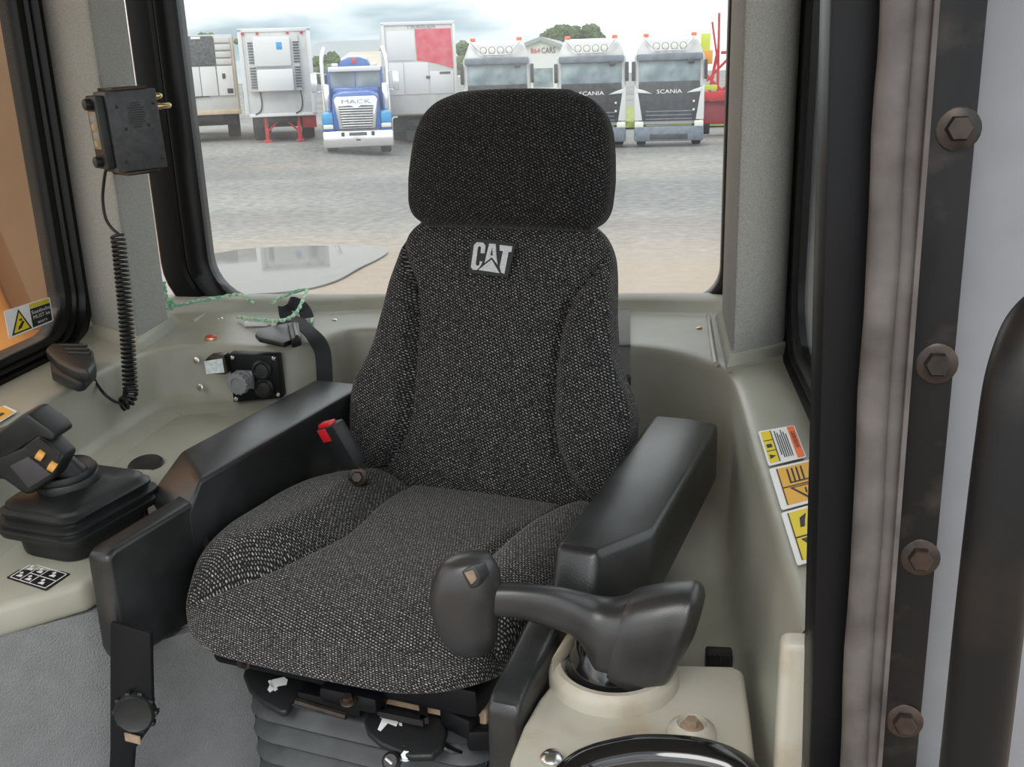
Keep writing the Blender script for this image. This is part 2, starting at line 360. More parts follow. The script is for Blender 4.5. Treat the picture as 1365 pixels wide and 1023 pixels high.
# ---- door post with seal, bolted steel strip and pale panel
def member(pts_top, pts_bot, depth, mt, name, parent=None, b=.003, label=None):
    """upright member: front edge pixels at the top and foot of the picture, plus depth"""
    t = [at(x, -70, Y=y) for x, y in pts_top]; f = [at(x, 1110, Y=y) for x, y in pts_bot]
    t2 = [p+Vector((0, depth, 0)) for p in t[::-1]]; f2 = [p+Vector((0, depth, 0)) for p in f[::-1]]
    bm = B(); t_ = B(); loft(t_, [f+f2, t+t2]); bmesh.ops.recalc_face_normals(t_, faces=t_.faces); bev(t_, b, 2); join(bm, t_)
    return bm
def ext(x0, x1, y): return x0+(x1-x0)*y/1023
P_ = struct('trim_7', member([(ext(1108, 1080, -70), .90), (ext(1200, 1140, -70), .90)], [(ext(1108, 1080, 1110), .90), (ext(1200, 1140, 1110), .90)], .06, 'post', ''), 'post', 'black painted door post')
bm = member([(ext(1245, 1170, -70), .865), (ext(1318, 1222, -70), .865)], [(ext(1245, 1170, 1110), .865), (ext(1318, 1222, 1110), .865)], .02, 0, '', b=.002)
strip = struct('trim_8', bm, 'duststrip', 'black steel strip bolted to the door post')
for k, (x, y) in enumerate(((1277, 172), (1248, 484), (1226, 742), (1205, 960))):
    bm = B(); hexbolt(bm, at(x, y, Y=.866), (-.12, -1, .1), .0108, .012); obj('bolt', bm, 'steel', strip, world=True)
bm = member([(ext(1305, 1215, -70), .90), (1640, .90)], [(ext(1305, 1215, 1110), .90), (1640, .90)], .015, 0, '', b=.002)
struct('wall_door', bm, 'panel', 'pale grey painted panel beside the bolted strip')
sealth = thing('door_seal', 'dusty grey double bulb rubber seal running up the black door post', 'rubber seal', at(1170, 1023, Y=.88))
for (x0, x1, r) in ((1197, 1138, .0140), (1232, 1162, .0118)):
    bm = B(); pts = []; rs = []
    for k in range(25):
        y = -70+1180*k/24; p = at(ext(x0, x1, y)+1.2*math.sin(k*.9), y, Y=.878); pts.append(p); rs.append(r*(1+.03*math.sin(k*1.7))*(1.0 if x0 < 1210 else 1))
    tube(bm, pts, rs, 14); obj('bulb', bm, 'dustrub', sealth, world=True)
bm = B(); pts = [at(ext(1249, 1172, y), y, Y=.862) for y in range(-70, 1120, 60)]; strap(bm, pts, .004, .004, (1, 0, 0)); obj('lip', bm, 'dustrub', sealth, world=True)
bm = B(); a = at(1075, 1005, Y=.93); c = at(1240, 1005, Y=.93); box(bm, (a.x, .84, a.z-.07), (c.x, .96, a.z-.004), .004); struct('trim_9', bm, 'steel', 'dirty steel sill under the door post')
# grab handle beside the doorway
pts = spl([at(1470, 400, Y=.66), at(1400, 425, Y=.64), at(1366, 490, Y=.62), at(1347, 600, Y=.61), at(1322, 800, Y=.60), at(1296, 1030, Y=.595), at(1280, 1150, Y=.595)], 8)
bm = B(); tube(bm, pts, .0205, 20); tag(obj('grab_bar', bm, mat('scuffed_black_bar', (.008, .008, .009), .4, spec=.3, col2=(.04, .028, .02), vscale=10, det=7, lo=.5, hi=.85)), 'thick black grab bar curving up beside the pale door panel', 'grab bar')
# ================================================================== THE SEAT (turned 14 degrees in the cab)
SEAT = thing('operator_seat', 'black speckled fabric operator seat with headrest, armrests and a white logo', 'seat', (-.40, 1.50, 0), math.radians(-14))
MS = MW[SEAT]; MSI = MS.inverted()
def sz(px, py, z): return MSI @ at(px, py, Z=z)
def sv(px, py, v):
    b = MS.to_3x3() @ Vector((0, 1, 0)); o = MS.translation
    r = FW+RT*((px-CX)/FPX)-UP*((py-CY)/FPX)
    return MSI @ (CAM+r*((v-(CAM-o).dot(b))/r.dot(b)))
def pillow(M, s0, s1, w, c, det, tf, tb, na, nb, e=.5):
    t = bmesh.new(); F, K = [], []
    for j in range(nb+1):
        ph = -math.pi/2+math.pi*j/nb; q = max(math.cos(ph), 0)**e; s = (s0+s1)/2+(s1-s0)/2*math.sin(ph)
        fr, bk = [], []
        for i in range(na+1):
            th = -math.pi/2+math.pi*i/na; p = max(math.cos(th), 0)**e; x = c(s)+w(s)*math.sin(th); edge = i in (0, na) or j in (0, nb)
            f = q*p
            v = t.verts.new(M @ Vector((x, s, tf*(f-1)+det(x-c(s), s, w(s))*min(1, f*1.3))))
            fr.append(v); bk.append(v if edge else t.verts.new(M @ Vector((x, s, -tf-tb*f))))
        F.append(fr); K.append(bk)
    for j in range(nb):
        for i in range(na):
            t.faces.new((F[j][i], F[j][i+1], F[j+1][i+1], F[j+1][i]))
            q = (K[j][i], K[j+1][i], K[j+1][i+1], K[j][i+1])
            if len(set(q)) == 4: t.faces.new(q)
            elif len(set(q)) == 3: t.faces.new(list(dict.fromkeys(q)))
    bmesh.ops.remove_doubles(t, verts=t.verts, dist=1e-6)
    return t
REC = math.radians(15)
MB_ = Matrix(((1, 0, 0, 0), (0, math.sin(REC), -math.cos(REC), .29), (0, math.cos(REC), math.sin(REC), .62), (0, 0, 0, 1)))
def sm(a, b, x): x = max(0, min(1, (x-a)/(b-a))); return x*x*(3-2*x)
def gauss(x, s): return math.exp(-(x/s)**2)
WB = [(-.04, .15), (-.03, .21), (-.015, .245), (.0, .265), (.03, .289), (.06, .296), (.10, .298), (.15, .297), (.18, .288), (.21, .27), (.25, .252), (.33, .237), (.40, .229), (.44, .222), (.47, .208), (.49, .192), (.505, .168), (.52, .13), (.53, .10)]
GB = [(-.04, .25), (.0, .205), (.05, .168), (.10, .15), (.2, .146), (.30, .147), (.36, .158), (.40, .182), (.44, .215)]
def back_det(x, s, w):
    g = spls(GB, s, .03); a = abs(x)
    k = .020*sm(g, g+.03, a)*(1-sm(.36, .44, s)) - .013*gauss(a-g, .0065) + .010*(1-min(1, (a/g)**2))*gauss(s-.15, .12)
    return k - .012*sm(.33, .5, s)
bb = B(); join(bb, pillow(MB_, -.045, .53, lambda s: spls(WB, s, .012), lambda s: .012*sm(.2, .5, s), back_det, .055, .07, 150, 100, .45))
back = obj('backrest', bb, 'fabric', SEAT, smooth=0); back.data.polygons.foreach_set('use_smooth', [True]*len(back.data.polygons))
inv = MB_.inverted(); uvs(back, lambda p: ((inv @ p).x-math.copysign(1, p.x)*min(0, (inv @ p).z+.02), (inv @ p).y))
WH = [(.488, .165), (.497, .185), (.51, .198), (.53, .205), (.58, .207), (.63, .203), (.67, .197), (.70, .186), (.72, .170), (.735, .148), (.748, .105)]
hb = B(); join(hb, pillow(MB_ @ Matrix.Translation((0, 0, .022)), .486, .748, lambda s: spls(WH, s, .008), lambda s: .020, lambda x, s, w: .018*(1-(x/w)**2)-.012*sm(.66, .75, s), .055, .055, 90, 60, .42))
head = obj('headrest', hb, 'fabricdark', SEAT, smooth=0); head.data.polygons.foreach_set('use_smooth', [True]*len(head.data.polygons)); uvs(head, lambda p: ((inv @ p).x-math.copysign(1, p.x-.02)*min(0, (inv @ p).z), (inv @ p).y))
WC = [(-.32, .14), (-.305, .185), (-.28, .225), (-.24, .262), (-.18, .288), (-.08, .302), (.05, .308), (.15, .305), (.22, .285), (.27, .25), (.30, .21)]
GC = [(-.30, .32), (-.245, .262), (-.185, .185), (-.11, .148), (-.03, .132), (.06, .138), (.13, .152), (.22, .165)]
def cush_det(x, s, w):
    g = spls(GC, s, .025); a = abs(x-.022)
    d = .046*sm(g, g+.06, a)*sm(-.27, -.14, s) - .017*gauss(a-g, .009)*sm(-.30, -.22, s)
    d += .012*gauss(s+.12, .1) - .028*sm(-.20, -.33, s)*0
    if s < -.18: d -= .036*((-.18-s)/.14)**2
    return d - .018*sm(.05, .3, s)
MC = Matrix.Translation((-.005, 0, .628))
cb = B(); join(cb, pillow(MC, -.318, .305, lambda s: spls(WC, s, .012), lambda s: 0, cush_det, .052, .030, 130, 110, .42))
cush = obj('seat_cushion', cb, 'fabricseat', SEAT, smooth=0); cush.data.polygons.foreach_set('use_smooth', [True]*len(cush.data.polygons)); uvs(cush, lambda p: (p.x-math.copysign(1, p.x)*sm(.2, .3, abs(p.x))*min(0, p.z-.6), p.y+sm(-.2, -.3, p.y)*min(0, p.z-.6)))
# shell behind the backrest
bm = B(); cbox(bm, (0, .41, .86), (.34, .04, .38), .02, Matrix.Translation((0, .0, 0)) @ Matrix.Translation((0, .41, .86)) @ Matrix.Rotation(-REC, 4, 'X') @ Matrix.Translation((0, -.41, -.86)))
obj('back_shell', bm, 'blackp', SEAT)

# logo patch
def onback(x, s, d): return MB_ @ Vector((x, s, d))
LU = .0285; LX, LS = -.034, .402
def lg(x, y, d=0):
    xx, ss = LX+x*LU+y*.0, LS+y*LU+.0-.001*x
    return onback(xx, ss, back_det(xx-.010, ss, .2)+.0035+d)
bm = B(); prism(bm, [lg(x, y) for x, y in ((-.2, -.16), (2.70, -.26), (3.06, 2.0), (1.75, 2.16), (.08, 2.16), (-.2, 1.8))], MB_.to_3x3() @ Vector((0, 0, .002))); em = obj('logo_patch', bm, 'black', SEAT)
N2 = MB_.to_3x3() @ Vector((0, 0, .0018))
def glyph(pts, n): b = B(); prism(b, [lg(x, y, .0022) for x, y in pts], N2); return obj(n, b, 'silver', em)
glyph([(0, .22), (.06, 1.72), (.26, 1.93), (.70, 1.93), (.90, 1.75), (.90, 1.22), (.60, 1.22), (.60, 1.60), (.52, 1.68), (.42, 1.66), (.36, 1.58), (.32, .48), (.40, .36), (.52, .36), (.60, .44), (.60, .66), (.80, .66), (.66, .30), (.42, .06), (.18, .06)], 'letter_c')
glyph([(1.16, 1.90), (1.62, 1.90), (1.78, 1.0), (1.92, .52), (1.44, 1.00), (.96, .58)], 'letter_a')
b = B(); prism(b, [lg(x, y, .0042) for x, y in ((1.34, 1.12), (1.50, 1.12), (1.41, 1.60))], N2*.5); obj('letter_hole', b, 'black', em)
glyph([(.56, .08), (1.44, .84), (2.12, -.02)], 'triangle')
glyph([(1.92, 1.86), (2.82, 1.82), (2.80, 1.44), (2.60, 1.44), (2.46, -.04), (2.24, .02), (2.08, .40), (2.20, 1.46), (1.96, 1.48)], 'letter_t')

# armrests
def armrest(secs, plate, label):
    bm = B(); t = B(); loft(t, [[(u, v, z) for v, z in prof] for u, prof in secs]); bmesh.ops.recalc_face_normals(t, faces=t.faces); bev(t, .011, 3, 15); join(bm, t)
    u0, u1, prof = plate; prism(bm, [(u0, v, z) for v, z in prof], (u1-u0, 0, 0), .010, seg=3)
    return obj('armrest', bm, 'arm', SEAT, label=label)
armL = armrest([(-.304, [(.42, .75), (-.125, .75), (-.165, .705), (-.165, .60), (.42, .60)]), (-.425, [(.42, .75), (-.02, .75), (-.115, .705), (-.115, .69), (.42, .69)])],
               (-.305, -.348, [(.15, .70), (-.09, .72), (-.325, .72), (-.340, .712), (-.342, .56), (-.335, .536), (-.30, .528), (.10, .50)]), 'long black armrest with stepped front on the joystick side')
armR = armrest([(.325, [(.40, .75), (-.166, .75), (-.205, .67), (-.10, .62), (.40, .62)]), (.388, [(.40, .75), (-.172, .75), (-.210, .67), (-.10, .62), (.40, .62)]), (.446, [(.40, .745), (-.07, .745), (-.14, .66), (-.05, .63), (.40, .63)])],
               (.300, .346, [(.0, .68), (-.19, .664), (-.355, .628), (-.368, .615), (-.372, .36), (-.335, .36), (-.325, .50), (.0, .52)]), 'black armrest on the tiller side')
# bracket with clamp knob under the long armrest
bm = B(); V = -.362
prism(bm, [sv(x, y, V) for x, y in ((146, 830), (200, 845), (203, 965), (178, 1000), (170, 1120), (140, 1120), (146, 1000))], (0, .008, 0), .003); br = obj('bracket', bm, 'post', armL)
k = sv(183, 946, V); kd = Vector((.42, -1, .12))
bm = B(); M = frame_to(k, kd); prof = [(.0205, 0), (.0225, .004), (.0225, .016), (.020, .021), (.0, .022)]
lathe(bm, [(.026, -.002), (.030, .002), (.030, .014), (.027, .018), (.025, .0165), (.004, .0165)], 28, M)
for q in range(10):
    a = q*math.pi/5; cbox(bm, (.030*math.cos(a), .030*math.sin(a), .007), (.008, .008, .012), .002, M)
obj('clamp_knob', bm, 'blackp', armL)
bm = B(); p = sv(177, 985, V-.002); cbox(bm, p, (.030, .003, .015), .0014); obj('slot', bm, 'rust', armL)
bm = B(); hexbolt(bm, sv(268, 722, -.13), (1, -.4, .1), .010, .010); obj('hinge_bolt', bm, 'steel', armL)

# suspension: pan, bellows, slides
bm = B(); cbox(bm, (0, -.01, .515), (.46, .46, .05), .012); obj('seat_pan', bm, 'post', SEAT)
bm = B(); cbox(bm, (.10, -.02, .475), (.26, .38, .03), .006); obj('slide_plate', bm, 'rust', SEAT)
bm = B(); R = []
for q in range(67):
    z = .442*q/66; w = .5+.5*math.cos((z-.442)*2*math.pi/.040)
    hx, hy = .200+.020*w, .205+.020*w
    R.append([(.02+x, -.01+y, z) for x, y in rrect(-hx, hx, -hy, hy, .06, 5)])
loft(bm, R); obj('suspension_bellows', bm, 'bellow', SEAT, smooth=70)
bm = B(); cbox(bm, (-.02, -.225, .462), (.11, .03, .022), .004); cbox(bm, (.03, -.24, .495), (.10, .05, .03), .010); obj('slide_rail', bm, 'post', SEAT)
bm = B(); a = sv(395, 935, -.27); c = sv(462, 955, -.27); tube(bm, [a, c], .006, 8); obj('slide_bar', bm, 'steel', SEAT)
bm = B(); a = sv(465, 935, -.27); hexbolt(bm, a, (0, -.3, 1), .008, .010); obj('slide_bolt', bm, 'steel', SEAT)
for q, (x, y) in enumerate(((650, 975), (620, 955))):
    bm = B(); p = sv(x, y, -.2); cbox(bm, p, (.06, .05, .035), .006, Matrix.Translation(p) @ Matrix.Rotation(.4-.7*q, 4, 'Z') @ Matrix.Translation(-p)); obj('suspension_link', bm, 'post', SEAT)
bm = B(); tube(bm, spl([sv(560, 975, -.2), sv(600, 1000, -.22), sv(640, 1015, -.2), sv(650, 1040, -.18)], 6), .006, 8); obj('air_hose', bm, 'gloss', SEAT)
bm = B(); hexbolt(bm, sv(328, 882, -.25), (-.3, -1, .2), .008, .012); obj('pan_bolt', bm, 'steel', SEAT)
def paddle(px, z, tilt, icon, label):
    pts = [sz(x, y, z) for x, y in px]; c = sum(pts, Vector())/len(pts)
    M = Matrix.Translation(c) @ Matrix.Rotation(tilt, 4, 'X') @ Matrix.Translation(-c)
    bm = B(); prism(bm, pts, (0, 0, -.014), .005, M, 3); h = obj('lever', bm, 'blackp', SEAT, label=label)
    for poly in icon:
        b2 = B(); prism(b2, [sz(x, y, z+.0006) for x, y in poly], (0, 0, -.0008), 0, M); obj('icon', b2, 'white', h)
    return h
paddle([(323, 900), (330, 915), (345, 928), (372, 941), (380, 941), (396, 926), (412, 908), (404, 892), (370, 882), (335, 878)], .452, .25,
       [[(363, 907), (379, 905), (384, 908), (382, 913), (371, 914), (359, 920), (356, 917)], [(357, 908), (361, 907), (366, 915), (362, 916)], [(363, 917), (368, 915), (370, 917), (366, 919)]], 'black lever paddle with a white seat symbol')
h2 = paddle([(484, 960), (488, 972), (505, 985), (545, 1001), (575, 1002), (590, 992), (596, 975), (590, 962), (568, 947), (535, 940), (505, 938)], .450, .25,
       [[(511, 957), (528, 960), (531, 964), (528, 968), (517, 964), (507, 972), (503, 970)], [(507, 955), (511, 955), (511, 959), (507, 958)], [(532, 964), (536, 965), (536, 968), (532, 967)]], 'black lever paddle with loop and white seat symbol')
bm = B(); a, c, d, e = [sz(x, y, .475) for x, y in ((512, 918), (562, 926), (566, 962), (508, 950))]
for p, q in ((a, c), (c, d), (a, e), (e, d)): strap(bm, [p, q], .012, .010, (p-q).cross(Vector((0, 0, 1))))
obj('loop', bm, 'blackp', h2)
bm = B(); p = sz(524, 1016, .425); lathe(bm, [(.004, -.01), (.013, 0), (.014, .01), (.010, .014)], 16, frame_to(p, (.1, -.8, .7))); kn = obj('release_knob', bm, 'blackp', SEAT)
bm = B(); p2 = p+Vector((0, -.012, .010)); cbox(bm, p2, (.012, .002, .003), 0, Matrix.Translation(p2) @ Matrix.Rotation(.6, 4, 'Y') @ Matrix.Translation(-p2)); obj('icon', bm, 'white', kn)
bm = B(); hexbolt(bm, sz(541, 1004, .43), (.4, -.8, .4), .008, .014); obj('cable_bolt', bm, 'chrome', SEAT)

# belt buckle on its stalk
a = sv(482, 640, .16); c = sv(437, 562, .145); ax = (c-a).normalized()
M = frame_to(a, ax, (1, -.3, 0))
bm = B(); L = (c-a).length
cbox(bm, (0, 0, L*.60), (.060, .030, L*.72), .006, M); bu = obj('belt_buckle', bm, 'blackp', SEAT)
bm = B(); cbox(bm, (-.003, -.002, L*.965), (.040, .018, .010), .003, M); cbox(bm, (-.010, -.0155, L*.84), (.026, .003, L*.20), .001, M); obj('release_button', bm, 'red', bu)
bm = B(); cbox(bm, (0, 0, L*.10), (.03, .006, L*.4), .002, M); obj('stalk', bm, 'steel', bu)
bm = B(); hexbolt(bm, a+Vector((.0, -.012, .012)), (.4, -1, .3), .011, .014); obj('stalk_bolt', bm, 'steel', bu)
# ================================================================== THINGS IN THE CAB
def quad(px, **pl):
    P = [at(x, y, **pl) for x, y in px]           # corners (0,0) (1,0) (1,1) (0,1)
    n = (P[1]-P[0]).cross(P[3]-P[0]).normalized()
    if n.dot(CAM-P[0]) < 0: n = -n
    def f(u, v, h=0): return P[0]*(1-u)*(1-v)+P[1]*u*(1-v)+P[2]*u*v+P[3]*(1-u)*v+n*h
    return f, n
def decal(name, label, cat, px, items, base='white', group=None, **pl):
    f, n = quad(px, **pl); bm = B()
    prism(bm, [f(u, v, 0) for u, v in rrect(0, 1, 0, 1, .04, 2)], n*.0008); o = tag(obj(name, bm, base), label, cat, group)
    for nm, poly, mt, lay in items:
        b = B(); prism(b, [f(u, v, .0008+.0003*lay) for u, v in poly], n*.0003)
        obj(nm, b, mt, o, world=True)
    return o, f, n
def R4(a, b, c, d): return [(a, b), (c, b), (c, d), (a, d)]
def write(o, f, n, s, u, v, h, mt, lay=3, w=None):
    """lettering laid on a decal: text box of height h centred at (u, v)"""
    t = text(s, 1, 0)
    xs = [q.co.x for q in t.verts]; W_ = max(xs)-min(xs); k = (w/W_) if w else h
    for q in t.verts: q.co = f(u+q.co.x*k, v+q.co.y*h, .0008+.0003*lay+.0003)
    obj('lettering', t, mt, o, world=True, smooth=0)

# ---- joystick with pleated boot
JB = Vector((-.921, 1.425, cz(1.424)-.002))
JOY = thing('joystick', 'black joystick with pleated rubber boot and two yellow rollers on the console', 'joystick', JB, math.radians(-14))
bm = B(); R = []
for z, hx, hy in ((0, .060, .086), (.004, .063, .089), (.034, .066, .091), (.037, .084, .106), (.043, .086, .108), (.048, .086, .108), (.051, .081, .103), (.055, .081, .103), (.059, .086, .107), (.063, .086, .107),
                  (.066, .077, .098), (.070, .077, .098), (.074, .081, .101), (.078, .081, .101), (.082, .075, .094), (.088, .074, .093), (.094, .066, .082), (.097, .050, .055), (.103, .046, .046)):
    R.append([(x-.004*z/.1, y-.05*z, z) for x, y in rrect(-hx, hx, -hy, hy, .032, 5)])
loft(bm, R); obj('boot', bm, 'rubber', JOY, smooth=50)
bm = B(); c = Matrix.Translation((-.008, -.012, .098)) @ Matrix.Rotation(.12, 4, 'X')
lathe(bm, [(.050, 0), (.050, .014), (.047, .018), (.049, .022), (.044, .030), (.036, .020), (.024, .018)], 32, c); obj('collar', bm, 'rubber', JOY, smooth=60)
YJ = 1.345
bm = B(); pts = spl([JB+Vector((-.008, -.012, .100)), at(97, 636, Y=1.405), at(80, 618, Y=1.395), at(45, 600, Y=1.385)], 6); tube(bm, pts, [.038-.016*min(1, q/9) for q in range(len(pts))], 16)
obj('neck', bm, 'rubber', JOY, world=True)
bm = B(); prism(bm, [at(x, y, Y=YJ) for x, y in ((-60, 600), (-5, 577), (28, 554), (37, 552), (47, 560), (66, 573), (73, 583), (70, 589), (52, 583), (30, 596), (10, 610), (-40, 622))], (0, .055, 0), .010, seg=3); obj('grip_head', bm, 'rubber', JOY, world=True)
bm = B(); prism(bm, [at(x, y, Y=YJ) for x, y in ((-60, 612), (0, 606), (27, 597), (50, 578), (62, 590), (85, 612), (74, 632), (70, 640), (42, 659), (33, 662), (2, 640), (-40, 650))], (0, .045, 0), .008, seg=3); gp = obj('grip', bm, 'rubber', JOY, world=True)
bm = B(); prism(bm, [at(x, y, Y=YJ-.004) for x, y in ((12, 622), (37, 609), (68, 633), (38, 652))], (0, .006, 0), .002); obj('thumb_pad', bm, mat('violet_grey_pad', (.055, .05, .058), .5, bump=.5, bscale=900), gp, world=True)
bm = B(); prism(bm, [at(x, y, Y=YJ-.001) for x, y in ((34, 596), (52, 584), (80, 606), (71, 628))], (0, .003, 0)); obj('recess', bm, 'black', gp, world=True)
for x, y in ((54, 607), (70, 622)):
    bm = B(); M = frame_to(at(x, y, Y=YJ-.001), (.75, .2, -.6)); lathe(bm, [(.003, -.006), (.0085, -.005), (.0085, .005), (.003, .006)], 16, M); obj('roller', bm, 'tanyel', gp, world=True)
bm = B(); p = at(189, 660, Z=.708); lathe(bm, [(.009, 0), (.006, .008), (.006, .026), (.013, .030), (.015, .037), (.011, .043), (.004, .045)], 20, Matrix.Translation((p.x, p.y, .664))); tag(obj('knob', bm, 'rubber'), 'small round black knob behind the joystick boot', 'knob')
bm = B(); p = at(194, 620, Z=.670); lathe(bm, [(.033, -.008), (.034, .002), (.032, .0045), (.030, .0035), (.004, .0035)], 36, Matrix.Translation(p-Vector((0, 0, .001))) @ Matrix.Rotation(math.radians(13), 4, 'X')); tag(obj('hole_plug', bm, 'blackp'), 'round flat black plug in the console floor behind the joystick', 'plug')
lines = []
for a in ((0.05, .06, .95, .085), (.05, .915, .95, .94), (.05, .06, .07, .94), (.93, .06, .95, .94), (.05, .49, .72, .515), (.46, .06, .475, .94), (.70, .06, .715, .94)): lines.append(('line', R4(*a), 'white', 1))
for k, (u, v) in enumerate(((.26, .28), (.58, .27), (.26, .72), (.58, .72), (.82, .72), (.82, .3))):
    lines += [('symbol', [(u-.07, v-.10), (u+.06, v-.10), (u+.02, v+.02), (u-.05, v+.02)], 'white', 1), ('symbol', [(u+.02, v+.04), (u+.08, v+.06), (u+.05, v+.16), (u-.0, v+.12)], 'white', 1)]
decal('control_decal', 'black decal with white joystick symbols in front of the rubber boot', 'decal', [(61, 788), (8, 771), (42, 750), (95, 766)], lines, 'black', Z=cz(1.26)+.001)

# ---- power socket plate and things on the rear shelf
YP = 2.022
SP = thing('socket_plate', 'black socket plate with grey connector cap and two round lids', 'socket plate', at(340, 537, Y=YP))
bm = B(); prism(bm, [at(x, y, Y=YP) for x, y in ((304, 472), (369, 474), (376, 531), (311, 537))], (0, .03, 0), .003); obj('plate', bm, 'post', SP, world=True)
for x, y in ((350, 493), (353, 517)):
    bm = B(); lathe(bm, [(.022, 0), (.022, .008), (.017, .012), (.013, .008), (.003, .009)], 28, frame_to(at(x, y, Y=YP), (.05, -1, .1))); obj('round_lid', bm, 'blackp', SP, world=True)
bm = B(); p = at(327, 506, Y=YP-.004); cbox(bm, p, (.040, .012, .040), .002); obj('connector_flange', bm, 'grey', SP, world=True)
bm = B(); M = frame_to(at(325, 507, Y=YP-.008), (-.15, -1, .0)); lathe(bm, [(.023, 0), (.023, .006), (.020, .007), (.020, .016), (.023, .017), (.023, .030), (.014, .031), (.013, .028), (.002, .028)], 28, M)
for q in range(14):
    a = q*math.pi/7; cbox(bm, (.0235*math.cos(a), .0235*math.sin(a), .023), (.004, .004, .013), .001, M)
obj('connector_cap', bm, 'grey', SP, world=True)
for x, y in ((304+6, 477), (365, 478), (371, 526), (315, 532)):
    bm = B(); lathe(bm, [(.005, 0), (.005, .002), (.003, .004)], 10, frame_to(at(x, y, Y=YP), (0, -1, 0))); obj('screw', bm, 'chrome', SP, world=True)
HL = thing('latch', 'small metal latch with pale blue label beside the socket plate', 'latch', at(285, 500, Y=YP))
bm = B(); prism(bm, [at(x, y, Y=YP-.012) for x, y in ((272, 482), (278, 475), (298, 474), (304, 498), (300, 500), (274, 499))], (0, .03, 0), .003); obj('body', bm, 'steel', HL, world=True)
bm = B(); prism(bm, [at(x, y, Y=YP-.0135) for x, y in ((272, 482), (296, 478), (299, 497), (275, 499))], (0, .0012, 0)); obj('label_plate', bm, 'sticker', HL, world=True)
for k, (x, y) in enumerate(((262, 481), (267, 517))):
    bm = B(); hexbolt(bm, at(x, y, Y=2.056-.018*k), (-.2, -1, .2), .005, .007); tag(obj('wall_bolt', bm, 'chrome'), ('upper', 'lower')[k]+' bright bolt in the moulded wall beside the latch', 'bolt')
RB = thing('reflector_button', 'round red reflector button standing on the rear shelf', 'button', at(282, 454, Z=.803))
p = at(282, 453, Z=.803); bm = B(); lathe(bm, [(.015, 0), (.0155, .003), (.0145, .007)], 20, Matrix.Translation(p)); obj('base', bm, 'brass', RB, world=True)
bm = B(); lathe(bm, [(.0125, .007), (.0125, .009), (.008, .0105)], 20, Matrix.Translation(p)); obj('lens', bm, 'red', RB, world=True)
for k, (x, y) in enumerate(((294, 425), (446, 427), (932, 438))):
    bm = B(); lathe(bm, [(.007, 0), (.006, .002), (.003, .0035)], 12, Matrix.Translation(at(x, y, Z=.8055))); tag(obj('shelf_screw', bm, 'brass' if k == 2 else 'chrome'), ('small screw head in the shelf behind the reflector button', 'small screw head in the shelf beside the draped belt', 'small brass screw head in the shelf tray near the carpet pillar')[k], 'screw')
LB = thing('remote_fob', 'small white fob with printed label lying under the belt tongue', 'fob', at(345, 436, Z=.805))
p = at(344, 434, Z=.806); bm = B(); cbox(bm, p+Vector((0, 0, .006)), (.060, .030, .012), .004); obj('body', bm, 'white', LB, world=True)
bm = B(); cbox(bm, p+Vector((.016, 0, .0125)), (.026, .024, .001), 0); pr_ = obj('label_plate', bm, 'sticker', LB, world=True)
# seat belt draped over the shelf
SB = thing('seat_belt', 'black seat belt with adjuster draped over the rear shelf edge', 'seat belt', at(430, 470, Y=2.12))
A = [at(433, 520, Y=2.085), at(432, 488, Y=2.088), at(429, 466, Y=2.10), Vector((at(418, 448, Z=.818))), at(405, 436, Z=.832), at(390, 428, Z=.836), at(372, 436, Z=.832), at(352, 443, Z=.824)]
pts = spl(A, 5); bm = B(); strap(bm, pts, .036, .003, [Vector((1, .1, 0)).lerp(Vector((.25, 1, .1)), sm(.25, .6, k/(len(pts)-1))) for k in range(len(pts))]); obj('webbing', bm, 'web', SB, world=True)
bm = B(); prism(bm, [at(x, y, Z=.838) for x, y in ((340, 445), (345, 438), (385, 430), (390, 452), (378, 457), (345, 450))], (0, 0, -.012), .003); obj('tongue', bm, 'blackp', SB, world=True)
bm = B(); prism(bm, [at(x, y, Z=.845) for x, y in ((383, 430), (398, 429), (401, 448), (388, 452))], (0, 0, -.022), .004); ad = obj('adjuster', bm, 'blackp', SB, world=True)
bm = B(); tube(bm, [at(392, 432, Z=.847), at(396, 449, Z=.847)], .004, 8); obj('bar', bm, 'steel', ad, world=True)
bm = B(); pts = spl([at(400, 432, Z=.83), at(384, 424, Y=2.26), at(380, 410, Y=2.28), at(390, 405, Y=2.31), at(404, 411, Y=2.33), at(410, 424, Y=2.32)], 6); strap(bm, pts, .034, .003, (.5, 1, .4)); obj('loop', bm, 'web', SB, world=True)
SB2 = thing('belt_strap', 'grey belt strap hanging over the shelf near the tiller side armrest', 'seat belt', at(830, 470, Y=2.1))
bm = B(); pts = spl([at(831, 409, Y=2.43), at(831, 420, Z=.816), at(831, 455, Z=.812), at(831, 466, Y=2.082), at(830, 500, Y=2.05), at(829, 520, Y=2.05)], 5); strap(bm, pts, .029, .003, (1, 0, 0)); obj('webbing', bm, 'greyweb', SB2, world=True)
bm = B(); p = at(828, 508, Y=2.045); cbox(bm, p, (.040, .020, .024), .004); obj('guide', bm, 'blackp', SB2, world=True)
bm = B(); p = at(813, 484, Y=2.075); cbox(bm, p, (.035, .035, .055), .006); obj('retractor', bm, 'blackp', SB2, world=True)
bm = B(); pts = spl([at(829, 520, Y=2.05), at(829, 545, Y=2.04), at(826, 575, Y=1.99)], 5); strap(bm, pts, .028, .003, (1, 0, 0)); obj('lower_webbing', bm, 'web', SB2, world=True)
